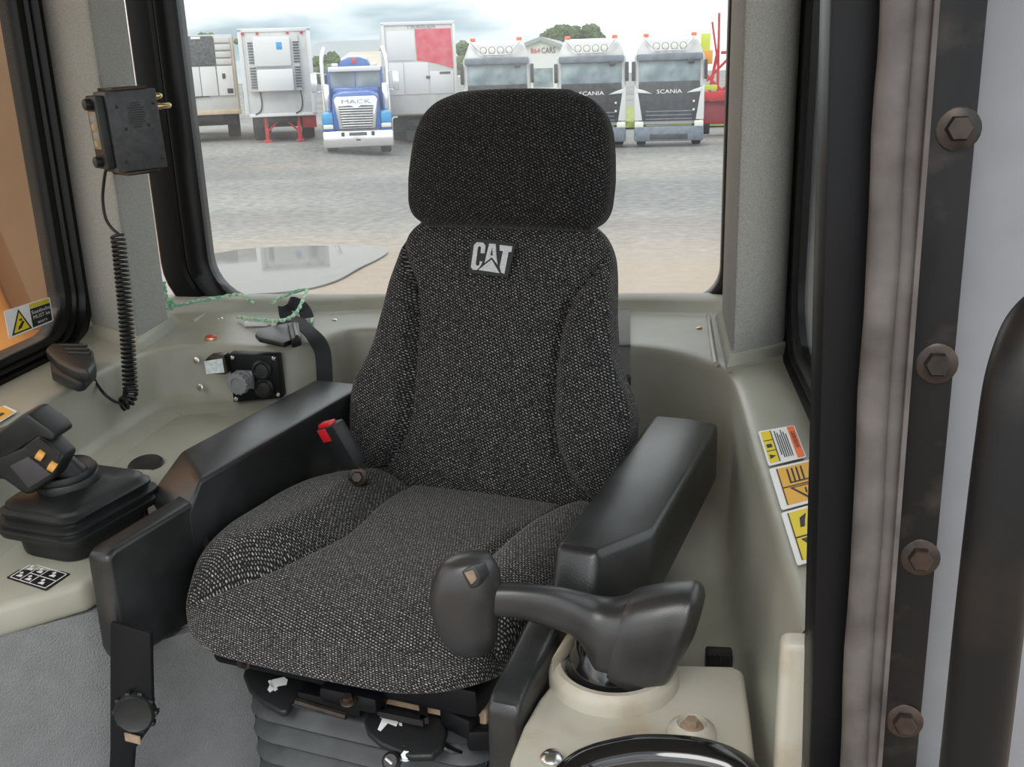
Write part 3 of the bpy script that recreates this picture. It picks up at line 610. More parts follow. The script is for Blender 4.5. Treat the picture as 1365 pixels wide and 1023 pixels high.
# green rope
RP_ = thing('rope', 'green and white twisted rope knotted by the pillar and trailing over the shelf', 'rope', at(300, 430, Z=.806))
def twist(name, px, r=.0042):
    pts = spl([at(x, y, **k) for x, y, k in px], 8); bm = B()
    for ph in (0, math.pi):
        q = []
        for i, p in enumerate(pts): q.append(p+Vector((math.cos(i*.9+ph), math.sin(i*.9+ph)*.5, math.sin(i*.9+ph)))*r*.45)
        tube(bm, q, r*.72, 7)
    obj(name, bm, 'rope', RP_, world=True)
Y4 = dict(Y=2.36); ZZ = dict(Z=.815)
twist('strand', [(219, 376, Y4), (221, 390, Y4), (223, 402, Y4), (236, 407, Y4), (262, 402, Y4), (290, 397, Y4), (315, 393, Y4), (328, 397, Y4), (339, 404, Y4)])
twist('strand', [(362, 405, Y4), (378, 395, Y4), (408, 386, Y4), (403, 402, dict(Y=2.24)), (394, 418, dict(Y=2.17)), (378, 427, dict(Z=.852)), (350, 427, dict(Z=.83)), (317, 423, ZZ)])
twist('strand', [(407, 411, dict(Y=2.40)), (413, 416, dict(Y=2.37)), (416, 424, dict(Y=2.34)), (415, 431, ZZ)])
twist('knot', [(222, 411, Y4), (228, 402, Y4), (220, 398, Y4), (218, 406, Y4), (227, 411, Y4), (231, 404, Y4), (224, 399, Y4)], .005)
twist('frayed_end', [(222, 408, Y4), (220, 416, Y4)], .004)

# ---- two-way radio on the pillar
e1 = Vector((math.cos(math.radians(50)), math.sin(math.radians(50)), 0)); nn = Vector((e1.y, -e1.x, 0))
rp = at(183, 174, Y=1.965); MR = frame_to(rp, nn, e1) @ Matrix.Rotation(math.radians(2), 4, 'Z')
RAD = thing('two_way_radio', 'black two-way radio with speaker holes clamped to the carpet pillar', 'radio', rp)
def rad(name, bm, mt, par=None): bm.transform(MR); return obj(name, bm, mt, par or RAD, world=True)
mtr = mat('radio_case', (.055, .058, .064), .42, var=.2, vscale=60)
bm = B(); box(bm, (-.052, -.078, -.062), (.052, .078, 0), .003); case = rad('case', bm, mtr)
bm = B()
for ix in range(-4, 5):
    for iy in range(-5, 6):
        x, y = ix*.0042+.002*(iy % 2), iy*.0046
        if (x/.018)**2+(y/.025)**2 < 1: lathe(bm, [(.0017, 0), (.0017, .0004)], 6, Matrix.Translation((x+.004, y+.03, 0)))
rad('speaker_holes', bm, 'black', case)
for x, y in ((-.033, .048), (.042, .05), (-.033, -.058), (.042, -.058), (-.022, .005), (.026, .009)):
    bm = B(); lathe(bm, [(.0035, 0), (.003, .0012), (.0015, .0018)], 10, Matrix.Translation((x, y, 0))); rad('screw', bm, 'steel', case)
bm = B(); box(bm, (-.070, -.07, -.060), (-.052, .072, -.006), .004); fp = rad('front_panel', bm, 'blackp')
bm = B(); box(bm, (-.0715, -.030, -.050), (-.0695, .042, -.016), .0006); rad('display', bm, 'lcd', fp)
for k in range(4):
    bm = B(); box(bm, (-.0722, -.026+.016*k, -.046), (-.0712, -.014+.016*k, -.020), .0004); rad('key', bm, 'grey' if k % 2 else 'rust', fp)
for y in (.056, -.055):
    bm = B(); lathe(bm, [(.011, 0), (.011, .012), (.008, .014)], 16, frame_to((-.070, y, -.034), (-1, 0, 0))); rad('knob', bm, 'rubber', fp)
bm = B(); box(bm, (-.035, .078, -.075), (.035, .084, -.004), .001); box(bm, (-.035, -.086, -.075), (.035, -.079, -.002), .001); box(bm, (-.035, -.086, -.078), (.035, .084, -.072), .001); rad('mounting_bracket', bm, 'steel')
for y, l in ((.062, .014), (.042, .030)):
    bm = B(); lathe(bm, [(.007, 0), (.007, .010), (.0055, .011), (.0055, l), (.003, l+.004)], 14, frame_to((.050, y, -.012), (1, 0, 0))); rad('connector', bm, 'brass')
# hand microphone on its coiled cord
MIC = thing('hand_microphone', 'black hand microphone lying on the ledge with a coiled cord up to the radio', 'microphone', at(95, 500, Z=.806))
bm = B(); zt = .856
prism(bm, [at(x, y, Z=zt) for x, y in ((60, 464), (68, 457), (110, 456), (124, 466), (127, 482), (118, 494), (100, 492), (76, 480))], (0, 0, -.026), .008, seg=3)
prism(bm, [at(x, y, Z=zt-.022) for x, y in ((66, 478), (72, 470), (126, 478), (127, 490), (112, 506), (100, 508), (68, 494))], (0, 0, -.024), .006, seg=2); mb = obj('body', bm, 'blackp', MIC, world=True)
for k in range(3):
    bm = B(); tube(bm, [at(80+k*6, 461+k*5, Z=zt+.001), at(116+k*2, 461+k*5.5, Z=zt+.001)], .003, 6); obj('ridge', bm, 'rubber', mb, world=True)
bm = B(); tube(bm, spl([at(118, 492, Z=.835), at(127, 508, Y=1.86), at(138, 524, Y=1.83), at(152, 535, Y=1.84), at(162, 538, Y=1.865)], 6), [.006]*4+[.0032]*21, 10); obj('plain_cord', bm, 'rubber', MIC, world=True)
bm = B(); a = at(157, 314, Y=1.985); c = at(174, 520, Y=1.90); pts = []; NT = 40
axis = [a.lerp(c, q/20)+Vector((.003*math.sin(math.pi*q/20), 0, 0)) for q in range(21)]+[at(174, 528, Y=1.89), at(170, 536, Y=1.88), at(163, 539, Y=1.87)]
def axp(u): q = u*(len(axis)-1); i = min(int(q), len(axis)-2); return axis[i].lerp(axis[i+1], q-i)
for k in range(NT*12+1):
    u = k/(NT*12); p = axp(u); d = (axp(min(1, u+.02))-axp(max(0, u-.02))).normalized(); s1 = d.cross(Vector((0, 1, 0))).normalized(); s2 = d.cross(s1); a_ = 2*math.pi*k/12
    pts.append(p+(s1*math.cos(a_)+s2*math.sin(a_))*.0128)
tube(bm, pts, .0033, 7); obj('coiled_cord', bm, 'rubber', MIC, world=True)
bm = B(); tube(bm, spl([at(143, 224, Y=1.945), at(140, 232, Y=1.955), at(137, 262, Y=1.975), at(140, 288, Y=1.98), at(148, 303, Y=1.985), at(160, 314, Y=1.985)], 8), .0034, 8); obj('upper_cord', bm, 'rubber', MIC, world=True)

# ---- stickers
o, f, n = decal('seatbelt_sticker', 'white sticker with yellow triangle warning to wear seatbelts on the side window', 'sticker', [(12, 452), (71, 428), (66, 396), (5, 415)],
      [('panel', R4(.52, .06, .97, .78), 'black', 1), ('panel', R4(.52, .80, .97, .96), 'yellow', 1), ('triangle', [(.06, .06), (.50, .06), (.28, .92)], 'black', 1), ('triangle', [(.11, .12), (.45, .12), (.28, .80)], 'yellow', 2),
       ('figure', [(.20, .18), (.28, .22), (.36, .42), (.31, .46), (.22, .28)], 'black', 3), ('figure', [(.26, .48), (.31, .48), (.32, .56), (.26, .56)], 'black', 3)], X=-1.3195)
write(o, f, n, 'Seatbelts', .745, .62, .20, 'white', w=.42); write(o, f, n, 'MUST be', .745, .42, .20, 'white', w=.38); write(o, f, n, 'worn', .745, .20, .20, 'white', w=.22)
ZL = .8072
o, f, n = decal('warning_decal', 'white decal with orange warning band, fine print and yellow strip on the ledge', 'decal', [(1024.6, 622), (1010.5, 576), (1058.6, 567.7), (1075, 610)],
      [('band', R4(.03, .78, .97, .97), 'orange', 1), ('strip', R4(.05, .06, .95, .30), 'yellow', 1), ('frame', R4(.05, .30, .95, .33), 'black', 1), ('frame', R4(.36, .06, .38, .30), 'black', 2), ('frame', R4(.66, .06, .68, .30), 'black', 2)]
      + [('print_line', R4(.12 if k else .2, .40+.055*k, .92-.07*(k % 3), .425+.055*k), 'black', 1) for k in range(6)]
      + [('symbol', [(.15, .10), (.27, .10), (.21, .26)], 'black', 2), ('symbol', R4(.46, .10, .56, .24), 'black', 2)], Z=ZL)
write(o, f, n, 'WARNING', .55, .87, .16, 'black', w=.5)
o, f, n = decal('warning_decal', 'white framed amber decal with black warning triangle and book on the ledge', 'decal', [(1042, 681), (1025, 626), (1085, 612), (1102, 665)],
      [('field', R4(.06, .14, .94, .95), 'amber', 1), ('frame', R4(.44, .14, .465, .95), 'black', 2), ('triangle', [(.42, .3), (.42, .94), (.10, .62)], 'black', 2), ('triangle', [(.39, .38), (.39, .86), (.16, .62)], 'amber', 3), ('mark', R4(.22, .60, .34, .64), 'black', 4), ('frame', R4(.06, .14, .94, .165), 'black', 2)]
      + [('book', R4(.55, .34+.10*k, .88, .38+.10*k), 'black', 2) for k in range(4)] + [('book', R4(.52, .34, .55, .80), 'black', 2)], Z=ZL)
o, f, n = decal('warning_decal', 'white framed yellow decal with black hazard triangle on the ledge nearest the post', 'decal', [(1063, 755), (1041, 685), (1101, 668), (1122, 738)],
      [('field', R4(.06, .12, .95, .95), 'yellow', 1), ('frame', R4(.44, .12, .465, .95), 'black', 2), ('triangle', [(.41, .24), (.41, .94), (.08, .58)], 'black', 2), ('triangle', [(.37, .34), (.37, .84), (.15, .58)], 'yellow', 3), ('mark', [(.22, .5), (.35, .45), (.33, .62), (.25, .7)], 'black', 4), ('frame', R4(.06, .12, .95, .145), 'black', 2),
       ('mark', [(.62, .3), (.80, .34), (.86, .5), (.74, .44), (.62, .4)], 'black', 2)], Z=ZL)
decal('ledge_sticker', 'small yellow sticker on the ledge under the side window with the seatbelt sticker', 'sticker', [(-14, 572), (-34, 560), (6, 541), (23, 549)], [('field', R4(.06, .08, .94, .92), 'amber', 1), ('mark', R4(.3, .3, .5, .7), 'black', 2)], Z=.807)

# ---- steering tiller on its pod
POD = thing('control_pod', 'cream moulded pod carrying the tiller beside the seat', 'pod', at(830, 1000, Z=.44))
ZP = .600; CB = at(818, 905, Z=ZP)
bm = B(); prism(bm, [at(x, y, Z=ZP) for x, y in ((672, 1090), (680, 1010), (698, 965), (718, 930), (742, 900), (764, 884), (890, 884), (978, 886), (992, 894), (1000, 950), (1008, 1020), (1014, 1090))], (0, 0, -.10), .014, seg=4); obj('housing', bm, 'pod', POD, world=True)
bm = B(); lathe(bm, [(.086, -.004), (.086, .012), (.083, .020), (.077, .026), (.070, .026), (.065, .020), (.064, .004)], 48, Matrix.Translation(CB), cap=(False, False)); obj('collar_ring', bm, 'pod', POD, world=True)
bm = B(); prism(bm, [CB+Vector(p) for p in ((-.080, -.03, .02), (-.062, .045, .02), (-.035, .072, .02), (-.052, .03, .02))], (0, 0, .028), .006, seg=3); obj('collar_lug', bm, 'pod', POD, world=True)
bm = B(); p = at(922, 975, Z=ZP+.006); lathe(bm, [(.030, -.004), (.028, .004), (.018, .012), (.016, .006), (.0, .006)], 28, Matrix.Translation(p)); obj('bolt_boss', bm, 'pod', POD, world=True)
bm = B(); hexbolt(bm, p+Vector((0, 0, .004)), (0, 0, 1), .009, .012); obj('bolt', bm, 'rust', POD, world=True)
bm = B(); p = at(736, 1012, Z=ZP+.002); lathe(bm, [(.014, -.004), (.014, .003), (.010, .007), (.002, .008)], 20, Matrix.Translation(p)); obj('screw', bm, 'chrome', POD, world=True)

TIL = thing('steering_tiller', 'glossy black steering tiller with bar and rounded head above the cream pod', 'tiller', CB)
bm = B(); lathe(bm, [(.062, .001), (.062, .014), (.060, .026), (.055, .040), (.048, .060), (.040, .075)], 40, Matrix.Translation(CB)); obj('dust_cone', bm, 'gloss', TIL, world=True)
def section(top, bot, Y, dep, n=24, e=.8):
    a, b_ = at(*top, Y=Y), at(*bot, Y=Y); c = (a+b_)/2; v = (a-b_)/2; dv = Vector((.12, 1, -.1)).normalized()*dep
    out = []
    for k in range(n):
        t = 2*math.pi*k/n; x, y = math.cos(t), math.sin(t)
        out.append(c+v*math.copysign(abs(x)**e, x)+dv*math.copysign(abs(y)**e, y))
    return out
Yt = CB.y-.012
def lsec(S_, n=5):
    R = []
    for i in range(len(S_)-1):
        for k in range(n): R.append([S_[i][j].lerp(S_[i+1][j], k/n) for j in range(len(S_[0]))])
    return R+[S_[-1]]
def ssec(S_, n=5):
    cols = [spl([s[j] for s in S_], n) for j in range(len(S_[0]))]; return [[c[i] for c in cols] for i in range(len(cols[0]))]
bm = B(); loft(bm, ssec([section((628, 778), (628, 820), Yt-.02, .020), section((690, 779), (688, 822), Yt-.018, .019), section((740, 784), (733, 834), Yt-.012, .021), section((775, 793), (768, 846), Yt-.006, .026), section((800, 799), (784, 868), Yt, .034), section((822, 800), (795, 898), Yt, .042), section((845, 793), (815, 916), Yt, .046)]))
obj('bar', bm, 'grip', TIL, world=True, smooth=60)
bm = B(); loft(bm, ssec([section((836, 797), (808, 912), Yt, .046, e=.7), section((850, 790), (820, 922), Yt, .050, e=.7), section((885, 783), (845, 922), Yt, .052, e=.7), section((915, 780), (872, 912), Yt, .050, e=.7), section((928, 781), (893, 899), Yt, .050, e=.7), section((937, 788), (912, 868), Yt, .040, e=.7), section((940, 797), (925, 846), Yt, .025, e=.7)]))
obj('flared_body', bm, 'grip', TIL, world=True, smooth=50)
def hsec(l, r, Y, dep): return section(r, l, Y, dep, e=.85)
bm = B(); loft(bm, ssec([hsec((608, 741), (632, 737), Yt-.02, .012), hsec((590, 750), (652, 744), Yt-.02, .027), hsec((579, 770), (664, 764), Yt-.021, .035), hsec((575, 795), (667, 795), Yt-.022, .038), hsec((581, 825), (664, 822), Yt-.022, .036), hsec((594, 853), (661, 852), Yt-.022, .030), hsec((608, 868), (656, 866), Yt-.022, .020), hsec((618, 873), (640, 873), Yt-.022, .010)]))
hd = obj('head', bm, 'grip', TIL, world=True, smooth=60)
a = Yt-.022-.036; bm = B(); prism(bm, [at(x, y, Y=a) for x, y in ((613, 762), (633, 755), (640, 772), (636, 784), (626, 786))], Vector((.02, .010, -.004))*.5+Vector((0, .016, 0)), .003); obj('button_rim', bm, 'grip', hd, world=True)
bm = B(); prism(bm, [at(x, y, Y=a-.001) for x, y in ((618, 764), (631, 760), (636, 773), (628, 781))], Vector((0, .01, 0)), .002); obj('thumb_button', bm, 'rust', hd, world=True)
# glossy rail across the foot of the picture, clip and screw on the tub floor
bm = B(); pts = spl([at(700, 1130, Z=.60), at(735, 1062, Z=.615), at(775, 1022, Z=.625), at(830, 1006, Z=.63), at(880, 1003, Z=.63), at(940, 1009, Z=.63), at(985, 1026, Z=.625), at(1022, 1066, Z=.615), at(1050, 1130, Z=.60)], 8)
tube(bm, pts, [.012+.010*math.sin(math.pi*k/(len(pts)-1)) for k in range(len(pts))], 20, .8); tag(obj('grab_rail', bm, 'gloss'), 'shiny black curved grab rail in front of the cream pod', 'rail')
CL = thing('floor_clip', 'black ribbed clip on the tub floor behind the cream pod', 'clip', at(958, 885, Z=.498))
bm = B(); p = at(958, 880, Z=.515); cbox(bm, p, (.040, .024, .034), .004); obj('body', bm, 'blackp', CL, world=True)
for k in range(5):
    bm = B(); cbox(bm, p+Vector((-.014+.007*k, -.0125, .002)), (.003, .003, .026), .0008); obj('rib', bm, 'rubber', CL, world=True)
bm = B(); p = at(918, 692, Z=.498); lathe(bm, [(.013, 0), (.013, .003), (.010, .006), (.004, .007), (.003, .004)], 20, Matrix.Translation(p)); tag(obj('floor_screw', bm, 'chrome'), 'bright screw head in the tub floor beside the armrest', 'screw')
# ================================================================== THE YARD BEHIND THE CAB
GZ = -1.6
def gz(x, y): return GZ+.44*sm(-8.5, -13.5, x)*sm(30, 38.5, y)-.10*sm(-6, -2, x)*sm(30, 38, y)
def ymat():
    M = bpy.data.materials.new('wet_gravel'); M.use_nodes = True; t = M.node_tree; p = t.nodes['Principled BSDF']; L = t.links.new
    p.inputs['Roughness'].default_value = .85
    c = t.nodes.new('ShaderNodeTexCoord')
    def ns(sc, det, stretch=(1, 1, 1)):
        m_ = t.nodes.new('ShaderNodeMapping'); m_.inputs['Scale'].default_value = stretch; n = t.nodes.new('ShaderNodeTexNoise'); n.inputs['Scale'].default_value = sc; n.inputs['Detail'].default_value = det
        L(c.outputs['Object'], m_.inputs[0]); L(m_.outputs[0], n.inputs['Vector']); return n
    def ramp(n, stops):
        r = t.nodes.new('ShaderNodeValToRGB'); e = r.color_ramp.elements
        e[0].position, e[0].color = stops[0][0], (*stops[0][1], 1); e[1].position, e[1].color = stops[-1][0], (*stops[-1][1], 1)
        L(n.outputs['Fac'], r.inputs[0]); return r
    n1 = ns(7, 10, (.7, 1, 1)); n2 = ns(.22, 5, (.4, 1, 1)); n3 = ns(.12, 4, (.5, 1, 1))
    r1 = ramp(n1, ((.3, (.17, .17, .166)), (.72, (.36, .352, .34))))
    r2 = ramp(n2, ((.40, (.72, .74, .76)), (.62, (1.12, 1.1, 1.06))))
    mx = t.nodes.new('ShaderNodeMixRGB'); mx.blend_type = 'MULTIPLY'; mx.inputs[0].default_value = 1; L(r1.outputs[0], mx.inputs[1]); L(r2.outputs[0], mx.inputs[2])
    # sandy dirt near the machine
    sx = t.nodes.new('ShaderNodeSeparateXYZ'); L(c.outputs['Object'], sx.inputs[0])
    mr = t.nodes.new('ShaderNodeMapRange'); mr.inputs[1].default_value = 22; mr.inputs[2].default_value = 13; L(sx.outputs['Y'], mr.inputs[0])
    ad = t.nodes.new('ShaderNodeMath'); ad.operation = 'MULTIPLY_ADD'; ad.inputs[1].default_value = 1.6; ad.inputs[2].default_value = -.8; L(n3.outputs['Fac'], ad.inputs[0])
    a2 = t.nodes.new('ShaderNodeMath'); a2.operation = 'ADD'; a2.use_clamp = True; L(mr.outputs[0], a2.inputs[0]); L(ad.outputs[0], a2.inputs[1])
    m2 = t.nodes.new('ShaderNodeMixRGB'); m2.inputs[2].default_value = (.40, .315, .235, 1); L(mx.outputs[0], m2.inputs[1])
    m3 = t.nodes.new('ShaderNodeMath'); m3.operation = 'MULTIPLY'; m3.inputs[1].default_value = .8; L(a2.outputs[0], m3.inputs[0]); L(m3.outputs[0], m2.inputs[0])
    L(m2.outputs[0], p.inputs['Base Color'])
    return M
bm = B(); xs = [-260, -120, -60, -40, -30]+[-24+i*.8 for i in range(46)]+[20, 40, 80, 160, 300]; ys = [-30, -10, 0, 5]+[8+i*.9 for i in range(44)]+[55, 75, 110, 180, 320]
V = [[bm.verts.new((x, y, gz(x, y)+.02*noise.noise(Vector((x*.5, y*.5, 0))))) for x in xs] for y in ys]
for j in range(len(ys)-1):
    for i in range(len(xs)-1): bm.faces.new((V[j][i], V[j][i+1], V[j+1][i+1], V[j+1][i]))
g = struct('ground', bm, ymat(), 'grey wet gravel yard with sandy dirt near the machine', smooth=180)
g.data.transform(Matrix.Translation(g.location)); g.location = (0, 0, 0)
MT.update(
    grass=mat('rough_grass', (.16, .24, .05), .9, col2=(.40, .40, .12), vscale=2.5, det=6),
    water=mat('muddy_water', (.20, .195, .185), .03, spec=.12), tyre=mat('tyre_rubber', (.018, .019, .021), .7, var=.4, vscale=3),
    tw=mat('trailer_white', (.60, .61, .61), .45, col2=(.52, .51, .48), vscale=2, lo=.45, hi=.8), tw2=mat('clean_white_panel', (.68, .69, .70), .4),
    tan=mat('weathered_tan', (.50, .38, .24), .7, col2=(.62, .52, .38), vscale=2), dgrille=mat('dark_mesh', (.09, .10, .11), .6, var=.4, vscale=8),
    blue=mat('blue_truck_paint', (.015, .11, .42), .25, coat=.6), cyan=mat('light_blue_paint', (.02, .30, .62), .3, coat=.5), tchrome=mat('truck_chrome', (.80, .81, .82), .18, metal=.85),
    screen=mat('sky_reflection_glass', (.17, .23, .26), .25, col2=(.34, .42, .45), vscale=1.5, lo=.4, hi=.7), redp=mat('red_paint', (.55, .025, .04), .45, var=.15, vscale=3), dark=mat('dark_truck_grille', (.035, .038, .045), .45, var=.4, vscale=6),  # screen: pale sky reflection painted into the glass colour
    sgrey=mat('silver_grey_paint', (.55, .56, .56), .35, coat=.3), bumper=mat('grey_blue_bumper', (.15, .18, .22), .4, var=.2, vscale=4), lamp=mat('lamp_glass', (.75, .75, .68), .15), amberl=mat('orange_beacon', (.85, .16, .04), .3),
    roofg=mat('grey_steel_roof', (.30, .33, .35), .5), rooft=mat('tan_steel_roof', (.52, .47, .38), .6, var=.1, vscale=.5), leaf=mat('tree_foliage', (.035, .075, .028), .9, col2=(.13, .19, .07), vscale=1.6, det=8),
    leaf2=mat('pale_tree_foliage', (.09, .15, .07), .9, col2=(.22, .28, .14), vscale=1.6, det=8), bark=mat('bark', (.12, .09, .06), .9), lime=mat('lime_paint', (.55, .62, .04), .5),
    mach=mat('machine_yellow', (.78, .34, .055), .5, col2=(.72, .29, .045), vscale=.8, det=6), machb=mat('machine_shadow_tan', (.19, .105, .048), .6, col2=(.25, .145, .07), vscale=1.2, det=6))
bm = B(); gp_ = [(-40, 50.4), (14, 50.4), (14, 67), (-40, 67)]; prism(bm, [(x, y, gz(-20, y)+.06-.3*(x > 0)) for x, y in gp_], (0, 0, -.3)); o = obj('grass_verge', bm, 'grass'); tag(o, 'rough green grass verge behind the parked trucks', 'grass', kind='stuff')
pts = [at(x, y, Z=GZ+.012) for x, y in ((200, 352), (283, 340), (330, 333), (390, 330), (440, 329), (490, 331), (516, 336), (505, 346), (480, 358), (447, 376), (400, 388), (330, 394), (240, 396), (170, 380))]
MT['water'].node_tree.nodes['Principled BSDF'].inputs['IOR'].default_value = 1.18
bm = B(); prism(bm, [p for p in spl(pts, 4, True)], (0, 0, .02)); tag(obj('puddle', bm, 'water'), 'shallow muddy puddle on the yard reflecting the trailers', 'puddle')

def wheel(bm, x, y, r=.5, w=.3):
    lathe(bm, [(r*.55, -w/2), (r*.9, -w/2), (r, -w*.38), (r, w*.38), (r*.9, w/2), (r*.55, w/2)], 24, frame_to((x, y, r), (1, 0, 0), (0, 1, 0)))
def place(px, py, Y, name, label, cat, group=None, turn=None):
    p = at(px, py, Y=Y); return thing(name, label, cat, p, math.atan2(-p.x, p.y)*.93 if turn is None else turn, group)
def part(t, n, mt, *bxs, b=.02):
    bm = B()
    for lo, hi in bxs: box(bm, lo, hi, b)
    return obj(n, bm, mt, t)
def sign(t, s, size, p, mt, name='lettering', w=None):
    q = text(s, 1, .01); xs_ = [v.co.x for v in q.verts]; k = w/(max(xs_)-min(xs_)) if w else size
    for v in q.verts: v.co = Vector((p[0]+v.co.x*k, p[1]-v.co.z*.5, p[2]+v.co.y*size))
    obj(name, q, mt, t, smooth=0)
def chassis(t, red=False):
    bm = B(); wheel(bm, -.95, 2.2, .5, .5); obj('wheel', bm, 'tyre', t); bm = B(); wheel(bm, .95, 2.2, .5, .5); obj('wheel', bm, 'tyre', t)
    bm = B(); wheel(bm, -.95, 7.2, .5, .5); obj('wheel', bm, 'tyre', t); bm = B(); wheel(bm, .95, 7.2, .5, .5); obj('wheel', bm, 'tyre', t)
    part(t, 'underframe', 'dark', ((-.6, .3, .75), (.6, 8.4, 1.0)), ((-1.1, .9, .55), (1.1, 1.5, .98)))
TG = None
# refrigerated trailer with dark mesh panel
T = place(281, 188, 39.5, 'refrigerated_trailer', 'white refrigerated trailer with a dark mesh panel and tan side', 'trailer'); chassis(T)
part(T, 'body', 'tan', ((-1.29, .06, 1.02), (1.29, 8.6, 3.98)))
part(T, 'front_wall', 'tw', ((-1.30, 0, 1.16), (1.24, .08, 4.0)))
part(T, 'sill', 'tan', ((-1.3, -.02, 1.0), (1.3, .1, 1.18)))
part(T, 'mesh_panel', 'dgrille', ((-.72, -.12, 2.86), (.52, 0, 3.95)))
part(T, 'logo_plate', 'white', ((-.3, -.14, 3.84), (.05, -.11, 3.93)), b=.01)
for x0, x1 in ((-1.22, -.74), (-.72, -.12), (-.10, .50), (.54, 1.14)): part(T, 'unit_door', 'tw2', ((x0, -.10, 1.72), (x1, 0, 2.83)))
for x0, x1 in ((-1.22, -.75), (.55, 1.14)):
    for k in range(4): part(T, 'louvre_panel', 'tw', ((x0, -.10, 2.88+.27*k), (x1, 0, 3.10+.27*k)))
part(T, 'gauge', 'dark', ((.72, -.13, 2.36), (.84, -.09, 2.55)), b=.01); part(T, 'vent', 'dark', ((.86, -.13, 1.80), (1.08, -.09, 1.98)), b=.01)
bm = B(); tube(bm, spl([(.15, -.06, 1.72), (-.42, -.06, 1.70), (-.50, -.06, 1.6), (-.46, -.06, 1.2), (-.7, -.06, 1.1), (-1.2, -.06, 1.08)], 5), .03, 6); obj('drain_hose', bm, 'dark', T)
# refrigerated trailer on red legs
T = place(379, 190, 38.8, 'refrigerated_trailer', 'white refrigerated trailer standing on red landing legs', 'trailer'); chassis(T)
part(T, 'body', 'tan', ((-1.27, .1, 1.12), (1.27, 8.6, 4.1)))
part(T, 'front_wall', 'tw', ((-1.30, 0, 1.06), (1.30, .12, 4.12)))
part(T, 'frame_edge', 'tw2', ((-1.34, -.04, 1.0), (-1.18, .1, 4.18)), ((1.18, -.04, 1.0), (1.34, .1, 4.18)), ((-1.34, -.04, 4.06), (1.34, .1, 4.2)), ((-1.34, -.04, .98), (1.34, .1, 1.1)))
part(T, 'unit_cover', 'tw2', ((-.80, -.42, 2.82), (.56, 0, 3.86)), b=.06); part(T, 'unit_cover', 'tw2', ((-.76, -.45, 1.92), (.58, 0, 2.72)), b=.06)
part(T, 'unit_back', 'sgrey', ((-1.08, -.2, 1.92), (.86, 0, 3.92)))
part(T, 'logo_plate', 'cyan', ((.05, -.435, 3.42), (.26, -.41, 3.68)), b=.005)
for x in (-1.0, .66):
    for zz in (2.0, 2.9):
        for k in range(8): part(T, 'vent_slot', 'dgrille', ((x, -.24, zz+.05+.10*k), (x+.22, -.19, zz+.10+.10*k)), b=.004)
for x in (-.62, .62):
    part(T, 'landing_leg', 'redp', ((x-.07, .3, .1), (x+.07, .45, 1.0)), ((x-.16, .25, 0), (x+.16, .5, .1)))
bm = B()
for s in (-1, 1): tube(bm, [(s*.6, .37, .4), (0, .37, .95)], .04, 6)
obj('leg_brace', bm, 'redp', T); part(T, 'side_box', 'redp', ((.75, .5, .5), (1.3, 1.6, 1.0)))
for x, mt in ((-1.15, 'redp'), (-.62, 'redp'), (.5, 'redp'), (1.02, 'redp')): part(T, 'marker_lamp', mt, ((x-.05, -.08, 3.98), (x+.05, -.03, 4.06)), b=.01)
for x in (-.72, .80):
    bm = B(); tube(bm, spl([(x, -.05, 1.92), (x+.03, -.05, 1.5), (x-.05, -.05, 1.2), (x-.25, -.05, 1.08)], 4), .025, 6); obj('drain_hose', bm, 'dark', T)
# trailer with red panel
T = place(566, 196, 41.0, 'refrigerated_trailer', 'white trailer with a red curved panel above the seat shoulder', 'trailer'); chassis(T)
T.scale = (1.075,)*3
part(T, 'body', 'tan', ((-1.28, .1, 1.15), (1.28, 8.6, 4.3)))
part(T, 'front_wall', 'tw', ((-1.22, 0, 1.2), (1.30, .12, 4.36)))
part(T, 'frame_edge', 'tw2', ((-1.34, -.05, 1.1), (-1.22, .1, 4.4)), ((1.24, -.05, 1.1), (1.34, .1, 4.4)), ((-1.34, -.05, 4.32), (1.34, .1, 4.44)))
part(T, 'side_rail', 'sgrey', ((-1.40, .0, .9), (-1.33, 8.5, 4.4)))
bm = B(); prism(bm, [(-.12, -.02, 4.18), (1.18, -.02, 4.18), (1.22, -.02, 2.78), (.7, -.02, 2.95), (.3, -.02, 3.04), (-.10, -.02, 3.10)], (0, .03, 0)); obj('red_panel', bm, mat('red_white_panel', (.62, .05, .09), .5, col2=(.66, .14, .18), vscale=3), T)
for a in ((-1.16, 3.1, -.14, 4.12), (-1.16, 1.9, -.62, 3.02), (-.58, 1.9, .3, 3.02), (.34, 1.9, 1.2, 2.7)): part(T, 'white_panel', 'tw2', ((a[0], -.03, a[1]), (a[2], .01, a[3])))
part(T, 'badge', 'dgrille', ((.2, -.05, 2.45), (.34, -.02, 2.55)), ((.7, -.05, 2.6), (1.1, -.02, 2.68)), b=.005)
sign(T, 'TRAILER', .16, (.1, -.02, 4.26), 'roofg', w=1.1)

